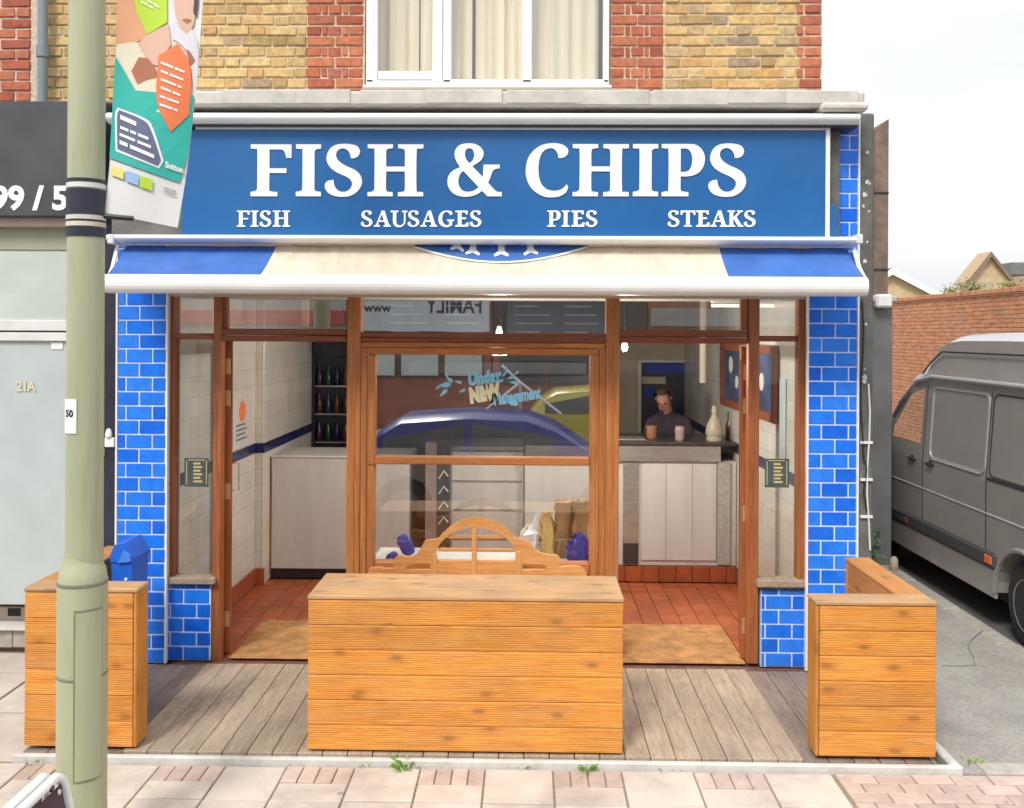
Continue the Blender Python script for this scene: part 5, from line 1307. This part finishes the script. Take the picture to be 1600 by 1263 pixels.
# menu board, pictures, papers
mbd = thing('menu_board', 'white framed dark menu board on the back wall', 'menu board', (X(1040, 11.4), 11.45, Z(690, 11.4)))
u0, u1, v0, v1 = 996, 1079, 562, 690
PB('panel', M['navy'], mbd, u0+5, v0+5, u1-5, v1, 11.46, .02, 0)
for r_ in ((u0, v0, u1, v0+5), (u0, v0+5, u0+6, v1), (u1-6, v0+5, u1, v1)): PB('frame', M['alu'], mbd, *r_, 11.44, .05, .004)
PB('header_strip', M['film_blue'], mbd, 1010, 569, 1070, 582, 11.455, .004, 0); PB('price_strip', M['cream'], mbd, 1003, 589, 1040, 600, 11.455, .004, 0); PB('price_strip', M['film_blue'], mbd, 1007, 606, 1038, 622, 11.455, .004, 0)
pic = thing('framed_picture', 'red brown framed picture on the right wall behind the door', 'picture', (1.92, 8.1, 1.6))
a0, a1, z0, z1 = 7.15, 9.15, 1.6, 2.2
for y0, y1, q0, q1 in ((a0, a1, z0, z0+.07), (a0, a1, z1-.07, z1), (a0, a0+.07, z0+.071, z1-.071), (a1-.07, a1, z0+.071, z1-.071), (8.1, 8.17, z0+.071, z1-.071)): B('frame', M['frame_x'], pic, 1.885, 1.924, y0, y1, q0, q1, .004)
B('print', simple('blue print', (.05, .08, .16), .3, .8, 3), pic, 1.908, 1.923, a0+.071, a1-.071, z0+.071, z1-.071, 0)
for y, z, s in ((8.75, 2.0, .16), (8.5, 1.85, .12), (7.6, 1.9, .15)): MB().lathe([(s*.5, 0), (s*.5, -.003)], (1.907, y, z), 14, 'x').build('print_shape', M['pale' if False else 'panel'], pic)
def paper(lab, u0, v0, u1, v1, Y, mt, marks=(), nm='paper_notice'):
    t = thing(nm, lab, 'notice', at((u0+u1)/2, v1, Y)); PB('sheet', M[mt], t, u0, v0, u1, v1, Y, .003, 0)
    for m_, a, b, c, d in marks: PB('print', m_, t, a, b, c, d, Y-.002, .0015, 0)
    return t
poster = thing('poster', 'white poster with an orange disc and blue lines on the left wall', 'poster', (iw0, 7.9, 1.3))
B('sheet', M['panel'], poster, iw0+.001, iw0+.004, 7.7, 8.16, 1.3, 1.72, 0)
MB().lathe([(.09, 0), (.09, .002)], (iw0+.005, 7.95, 1.6), 16, 'x').build('print', PRN['orange'], poster)
for k in range(4): B('print', PRN['slate'], poster, iw0+.0045, iw0+.006, 7.78, 8.08-.05*(k % 2), 1.36+.04*k, 1.375+.04*k, 0)
pp2 = tag(B('poster', simple('pale blue poster', (.42, .5, .54), .6, .1, 3), None, 1.922, 1.928, 6.95, 7.12, 1.3, 1.95, 0), 'pale blue poster on the right wall seen through the right side window', 'poster')
gold = simple('dull gold print', (.55, .47, .2), .5, .1, 8); sk_ = simple('dark sticker', (.06, .085, .09), .5, .2, 6)
for lab, (u0, v0, u1, v1) in (('dark opening hours sticker on the left side window', (288, 716, 326, 761)), ('dark opening hours sticker on the right side window', (1195, 717, 1233, 762))):
    t = thing('window_sticker', lab, 'sticker', at((u0+u1)/2, v1, FY+.044)); t['group'] = 'opening hours stickers'
    PB('film', sk_, t, u0, v0, u1, v1, FY+.0425, .0015, 0)
    for k in range(6): PB('print', gold, t, u0+14, v0+7+k*5.6, u1-13+(k % 2)*3, v0+10+k*5.6, FY+.0405, .0015, 0)
    for a, b in ((u0+3, u0+4.2), (u1-4.2, u1-3)): PB('print', gold, t, a, v0+4, b, v1-4, FY+.0405, .0015, 0)
    PB('print', gold, t, u0+6, v0+2.5, u1-6, v0+3.7, FY+.0405, .0015, 0)
# hand painted sticker on the big window
vy = simple('sky blue vinyl', (.22, .56, .75), .5, .05, 5); vc = simple('cream vinyl', (.72, .7, .45), .5, .05, 5)
ns = thing('window_lettering', 'blue and cream painted lettering reading under NEW management on the upper big pane', 'sticker', at(770, 632, FY+.044))
def gtxt(body, u, v, size, rot, mt, bold, xs=1.0, shear=.15): text_mb(body, size, at(u, v, FY+.0425), bold, .001, xs=xs, shear=shear, rot=rot).build('lettering', mt, ns, fix=False)
gtxt('Under', 732, 602, .11, R(9), vy, .008, .8); gtxt('NEW', 735, 629, .135, R(11), vc, .012, .66, .1); gtxt('Management', 772, 633, .115, R(9), vy, .005, .56)
for u, v, l, a in ((694, 602, 22, 10), (693, 614, 16, 45), (702, 593, 14, -40), (716, 597, 12, -15), (722, 611, 11, 25), (684, 606, 9, 30), (788, 585, 11, 50), (799, 590, 14, 20), (791, 578, 10, 85), (803, 598, 14, -5), (782, 596, 11, 35), (807, 583, 9, 40), (797, 629, 13, -40), (697, 585, 9, -60)):
    p = at(u, v, FY+.0425); k = 6.42/FPX; mb = MB(); P = []
    for i in range(10):
        t = 2*math.pi*i/10; x_, z_ = l*.5*math.cos(t)*k, l*.17*math.sin(t)*(1+.6*math.cos(t))*k; c, s = math.cos(R(a)), math.sin(R(a))
        P.append((p.x+x_*c-z_*s, p.z+x_*s+z_*c))
    mb.prism(P, -.001, 0, XZ(FY+.0425)); mb.build('splash', vy, ns)
# lights
def bulb(u, v, Y, lab, power):
    p = at(u, v, Y); t = thing('pendant_bulb', lab, 'light', (p.x, p.y, ZC)); t['group'] = 'bare bulbs over the counter'
    MB().lathe([(.004, -.03), (.02, -.02), (.026, 0), (.02, .025), (.012, .05)], p, 14).build('bulb', M['lit'], t)
    MB().tube([p+Vector((0, 0, .05)), p+Vector((0, 0, .11))], .018, 8).build('holder', M['black'], t); MB().tube([p+Vector((0, 0, .11)), Vector((p.x, p.y, ZC))], .004, 5).build('cord', M['black'], t)
    ld = bpy.data.lights.new('bulb_light', 'POINT'); ld.energy = power; ld.color = (1, .95, .88); ld.shadow_soft_size = .06
    lo = bpy.data.objects.new('bulb_light', ld); put(lo, p+Vector((0, 0, -.12)), None)
bulb(780, 520, 7.3, 'bare lit bulb hanging behind the top of the big window', 32); bulb(976, 543, 7.3, 'bare lit bulb hanging beside the right window post', 32)
bt_ = thing('added_glow_strip', 'added glowing white strip in place of the pale ceiling edge on the right', 'light', (1.4, 7.3, ZC))  # added glowing strip where only a pale ceiling edge runs
zb2 = Z(478, 7.3, 1180); B('tube', M['tube'], bt_, X(1112, 7.3), X(1243, 7.3), 7.3, 7.36, zb2-.012, zb2+.012, .006); B('housing', M['white'], bt_, X(1112, 7.3), X(1243, 7.3), 7.28, 7.38, zb2+.021, zb2+.06, .005)
for u in (1125, 1230): B('hanger', M['white'], bt_, X(u, 7.3)-.006, X(u, 7.3)+.006, 7.32, 7.34, zb2+.061, ZC-.001, 0)
col = tag(MB().lathe([(.035, 0), (.035, .9)], (X(1098, 8.9), 8.9, ZC-.9), 12).build('vent_pipe', M['plaster'], None), 'white pipe dropping from the ceiling behind the right transom', 'pipe')
fp2 = tag(B('hanging_label', M['cream'], None, X(476, 7.85)-.03, X(476, 7.85)+.03, 7.84, 7.86, Z(512, 7.85), ZC-.1, .002), 'narrow cream strip hanging behind the left transom', 'strip')

# ================================================================== person behind the counter
def person():
    hp = at(1063, 608, 9.42); x, y = hp.x, hp.y
    t0 = t = thing('person', 'dark haired person in a dark top working behind the counter', 'person', (x, y+.05, 0))
    V = []; E_ = []; Rr = []
    def v(p, r, par=None):
        V.append(Vector(p)); Rr.append(r); i = len(V)-1
        if par is not None: E_.append((par, i))
        return i
    pel = v((x, y+.1, .95), (.155, .115)); ab_ = v((x, y+.09, 1.12), (.135, .1), pel); ch = v((x, y+.04, 1.33), (.165, .115), ab_); nk = v((x, y-.005, 1.49), (.065, .065), ch)
    h1 = v((x-.005, y-.06, 1.57), (.07, .078), nk); h2 = v((x-.01, y-.085, 1.65), (.08, .098), h1); h3 = v((x-.01, y-.06, 1.735), (.062, .075), h2)
    for s in (-1, 1):
        hip = v((x+s*.1, y+.1, .88), (.09, .095), pel); kn = v((x+s*.11, y+.08, .48), (.06, .065), hip); an = v((x+s*.11, y+.12, .09), (.04, .045), kn); ft = v((x+s*.12, y-.02, .045), (.042, .035), an); v((x+s*.125, y-.1, .035), (.035, .025), ft)
        sh = v((x+s*.18, y+.04, 1.4), (.07, .07), ch); el = v((x+s*.25, y-.02, 1.15), (.045, .048), sh); wr = v((x+s*.13, y-.25, 1.13), (.03, .028), el); pm = v((x+s*.1, y-.32, 1.12), (.038, .022), wr)
        for k, (dx, l) in enumerate(((-.03, .06), (-.01, .075), (.01, .07), (.028, .055))):
            a = v((x+s*.1+dx*.9, y-.355, 1.118), (.0105, .0105), pm); b = v((x+s*.1+dx, y-.355-l*.55, 1.112), (.0095, .0095), a); v((x+s*.1+dx, y-.355-l*.85, 1.095), (.008, .008), b)
        th = v((x+s*.1-s*.038, y-.31, 1.118), (.012, .012), pm); v((x+s*.1-s*.058, y-.35, 1.112), (.01, .01), th)
    me = bpy.data.meshes.new('body'); base = Vector((x, y+.05, 0)); me.from_pydata([p-base for p in V], E_, [])
    ob = bpy.data.objects.new('tmp_body', me); C.objects.link(ob)
    sm = ob.modifiers.new('s', 'SKIN'); sm.use_smooth_shade = True
    for i, r in enumerate(Rr): me.skin_vertices[0].data[i].radius = r
    me.skin_vertices[0].data[0].use_root = True
    ss = ob.modifiers.new('d', 'SUBSURF'); ss.levels = 1; ss.render_levels = 1
    bpy.context.view_layer.update()
    bm_ = bpy.data.meshes.new_from_object(ob.evaluated_get(bpy.context.evaluated_depsgraph_get())); bpy.data.objects.remove(ob)
    for mt in (simple('dark top', (.045, .03, .05), .9, .2, 6), simple('skin', (.36, .17, .12), .75, .15, 14), simple('dark trousers', (.03, .035, .05), .9, .2, 6), M['black']): bm_.materials.append(mt)
    for p in bm_.polygons:
        c = p.center; p.use_smooth = True
        p.material_index = 1 if c.z > 1.525 or (c.y < -.2 and c.z > 1.0) else 3 if c.z < .09 else 2 if c.z < .95 else 0
    b = bpy.data.objects.new('body', bm_); put(b, base, t)
    hc = Vector((x-.01, y-.085, 1.655)); Rm = Matrix.Rotation(R(24), 3, 'X')
    _b = MB.build
    def _tilt(s, *a, **k): s.v = [hc+Rm @ (q-hc) for q in s.v]; return _b(s, *a, **k)
    MB.build = _tilt
    mb = MB(); rows = []
    for i in range(7):
        th = R(8+i*16); rows.append([hc+Vector((.1*math.sin(th)*math.cos(a), .016+.118*math.sin(th)*math.sin(a), .022+.122*math.cos(th))) for a in [R(-20+220*k/14) for k in range(15)]])
    mb.grid(rows); mb.build('hair', simple('dark hair', (.03, .018, .014), .7, .2, 20), t, fix=False)
    mb = MB(); rows = [[hc+Vector((.09*math.sin(R(th))*math.cos(a), .02+.118*math.sin(R(th))*math.sin(a), .02+.115*math.cos(R(th)))) for a in [2*math.pi*k/16 for k in range(17)]] for th in (2, 20, 38, 52)]
    mb.grid(rows); mb.build('hair_top', simple('dark hair', (.03, .018, .014)), t, fix=False)
    for s in (-1, 1):
        MB().lathe([(.001, -.008), (.011, -.003), (.011, .003), (.001, .008)], hc+Vector((s*.034, -.092, 0)), 10, 'y').build('eye', M['black'], t)
        MB().lathe([(.004, -.008), (.012, 0), (.015, .012), (.004, .02)], hc+Vector((s*.08, .02, -.012)), 10, 'y').build('ear', simple('skin', (.5, .25, .17)), t)
    mb = MB(); n0 = hc+Vector((0, -.088, .005)); mb.add([n0, n0+Vector((-.017, .002, -.045)), n0+Vector((.017, .002, -.045)), n0+Vector((0, -.026, -.042))], [(0, 1, 3), (0, 3, 2), (1, 2, 3)]); mb.build('nose', simple('skin', (.5, .25, .17)), t)
    t0.rotation_euler = (R(4), R(-3), R(-20)); t0.location.x -= .02
    MB().cbox(hc.x-.024, hc.x+.024, hc.y-.094, hc.y-.08, hc.z-.07, hc.z-.06, .003).build('mouth', simple('lips', (.36, .13, .11), .6), t)
    MB.build = _b
person()

# ================================================================== far side of the street (mirrored in the glass)
op = struct(MB().box(-30, 30, -9.5, -6.6, -.19, -.06).build('opposite_pavement', M['slab'], fix=False))
VYP = 2*(FY+.045)+9.6
def ox(u): return X(u, VYP, 520)
def oz(v, u=650): return Z(v, VYP, u)
def shop_row(nm, lab, u0, u1, h, wall, signm, winm, signz, winz):
    t = thing(nm, lab, 'building', ((ox(u0)+ox(u1))/2, -9.6, -.06)); a, b = ox(u0), ox(u1)
    B('wall', wall, t, a+.01, b-.01, -14, -9.6, -.06, h, 0); B('sign_panel', signm, t, a+.05, b-.05, -9.6, -9.45, signz[0], signz[1], .01)
    nW = max(2, int((b-a)/1.1)); wd = (b-a-.3)/nW
    for k in range(nW):
        w_ = B('window', M['charcoal'], t, a+.15+k*wd+.03, a+.15+(k+1)*wd-.03, -9.598, -9.56, winz[0], winz[1], 0)
        B('pane', winm, w_, a+.15+k*wd+.08, a+.15+(k+1)*wd-.08, -9.559, -9.55, winz[0]+.05, winz[1]-.05, 0)
    for k in range(max(1, nW//2)):
        c = a+(b-a)*(k+.5)/max(1, nW//2); w_ = B('window', M['pvc'], t, c-.5, c+.5, -9.598, -9.54, 3.9, 5.1, 0); B('pane', M['charcoal'], w_, c-.44, c+.44, -9.539, -9.53, 3.96, 5.04, 0)
    return t
rb_ = simple('opposite red brick', (.3, .11, .07), .9, .2, 3)
pw = simple('pale film', (.5, .56, .54), .5, .1, 2)
fs_ = shop_row('family_shop', 'pale fronted shop across the street mirrored in the window glass', 545, 768, 6.4, rb_, simple('pale sign panel', (.62, .68, .7), .5, .06, 3), pw, (oz(518), oz(466)), (oz(590), oz(530)))
def ofn(o, mir): return lambda a, b, c: Vector((o.x-a, -9.445+c*.001, o.z+b))
p = Vector((ox(754), 0, oz(489))); text_mb('FAMILY', .52, (0, 0, 0), .012, 0, xs=.8, fn=ofn(p, 1)).build('lettering', M['navy'], fs_, fix=False)
p = Vector((ox(612), 0, oz(488))); text_mb('www', .3, (0, 0, 0), .006, 0, fn=ofn(p, 1)).build('lettering', M['navy'], fs_, fix=False)
shop_row('dark_shop', 'dark fronted shop across the street to the right of the pale one', 770, 1010, 6.6, rb_, M['navy'], M['charcoal'], (oz(518), oz(468)), (oz(600), oz(528)))
shop_row('red_sign_shop', 'shop with red sign across the street to the left of the pale one', 230, 543, 6.2, simple('pale opposite render', (.5, .48, .44), .9, .1, 2), simple('red sign', (.5, .1, .09), .6, .1, 3), pw, (oz(508), oz(486)), (oz(600), oz(525)))
shop_row('brick_shop', 'plain brick shop across the street at the far right', 1012, 1420, 6.5, rb_, simple('grey sign', (.3, .3, .31), .6, .1, 3), pw, (oz(508), oz(480)), (oz(600), oz(525)))
shop_row('grey_shop', 'grey rendered shop across the street at the far left', -150, 228, 6.3, simple('pale opposite render', (.5, .48, .44)), simple('grey sign', (.3, .3, .31), .6), pw, (oz(508), oz(480)), (oz(600), oz(525)))
def car(nm, lab, cx, cyy, paint, L_=4.1, Wd=1.72, H=1.42, z0=-.165):
    t = thing(nm, lab, 'car', (cx, cyy, z0)); x = lambda q: cx+q*L_/4.1
    def ap(c): return [(x(c)-.36*math.cos(math.pi*i/10), z0+.3+.36*math.sin(math.pi*i/10)) for i in range(11)]
    prof = [(x(-2.0), z0+.25)]+ap(-1.28)+ap(1.25)+[(x(2.0), z0+.25), (x(2.05), z0+.5), (x(1.95), z0+.72), (x(1.1), z0+.9), (x(-1.6), z0+.93), (x(-2.02), z0+.8)]
    mb = MB(); mb.prism(prof, cyy-Wd/2, cyy+Wd/2, lambda a, b, d: Vector((a, d, b))); mb.build('body', M['rim'] if nm == 'survey_car' else paint, t)
    secs = []
    for px_, h, ins in ((-1.85, .9, .06), (-1.62, 1.2, .13), (-1.35, 1.36, .2), (-.5, H, .22), (.25, H-.03, .22), (.62, 1.26, .17), (1.15, .9, .06)):
        zt_c = z0+h; zb_c = z0+.88
        secs.append([Vector((x(px_), cyy-Wd/2+.02, zb_c)), Vector((x(px_), cyy-Wd/2+ins*.9, max(zb_c+.005, zt_c-.06))), Vector((x(px_), cyy-Wd/2+ins+.1, zt_c)), Vector((x(px_), cyy, zt_c+.02)), Vector((x(px_), cyy+Wd/2-ins-.1, zt_c)), Vector((x(px_), cyy+Wd/2-ins*.9, max(zb_c+.005, zt_c-.06))), Vector((x(px_), cyy+Wd/2-.02, zb_c))])
    mb = MB(); mb.grid(secs); mb.build('cabin', paint, t, sharp=25)
    for s, j0, j1 in ((-1, 0, 1), (1, 6, 5)):
        for i0, i1 in ((1, 3), (3, 5)):
            P = []
            for i, f in ((i0, .12), (i1, .12), (i1, .88), (i0, .88)): 
                q = secs[i][j0].lerp(secs[i][j1], f); P.append(q+Vector((.05 if i == i0 else -.05, s*.012, 0)))
            mb = MB(); mb.add(P, [(0, 1, 2, 3)]); mb.build('side_window', M['charcoal'], t, fix=False)
    for wx in (-1.28, 1.25):
        for s in (-1, 1):
            w_ = MB().lathe([(.19, s*.0), (.28, s*.0), (.3, s*-.04), (.3, s*-.18)], (x(wx), cyy+s*(Wd/2-.02), z0+.3), 20, 'y').build('wheel', M['rubber'], t); MB().lathe([(.02, s*-.02), (.12, s*-.03), (.19, s*.003)], (x(wx), cyy+s*(Wd/2-.02), z0+.3), 16, 'y').build('rim', M['rim'], w_)
    for s in (-1, 1):
        B('headlight', M['alu'], t, x(1.9), x(2.03), cyy+s*.6-.12, cyy+s*.6+.12, z0+.55, z0+.7, .03); B('tail_light', simple('red lens', (.5, .03, .03), .3), t, x(-2.05), x(-1.95), cyy+s*.62-.1, cyy+s*.62+.1, z0+.62, z0+.8, .02)
    return t
bc_ = car('survey_car', 'blue roofed car on the road in front mirrored in the big window', -.25, .55, simple('car blue', (.008, .025, .2), .3, .05, 3, coat=.3))
for a, b in (((-.6, .45, 1.22), (-.1, .45, 1.62)), ((.45, .45, 1.2), (-.1, .45, 1.62)), ((-.1, .2, 1.24), (-.1, .45, 1.62)), ((-.1, .45, 1.62), (-.35, .45, 1.85))): MB().tube([a, b], .018, 6).build('roof_rack', M['white'], bc_)
car('yellow_car', 'yellow green car parked across the street mirrored in the window', 1.9, -5.4, simple('car yellow', (.5, .42, .06), .3, .05, 3, coat=.6))
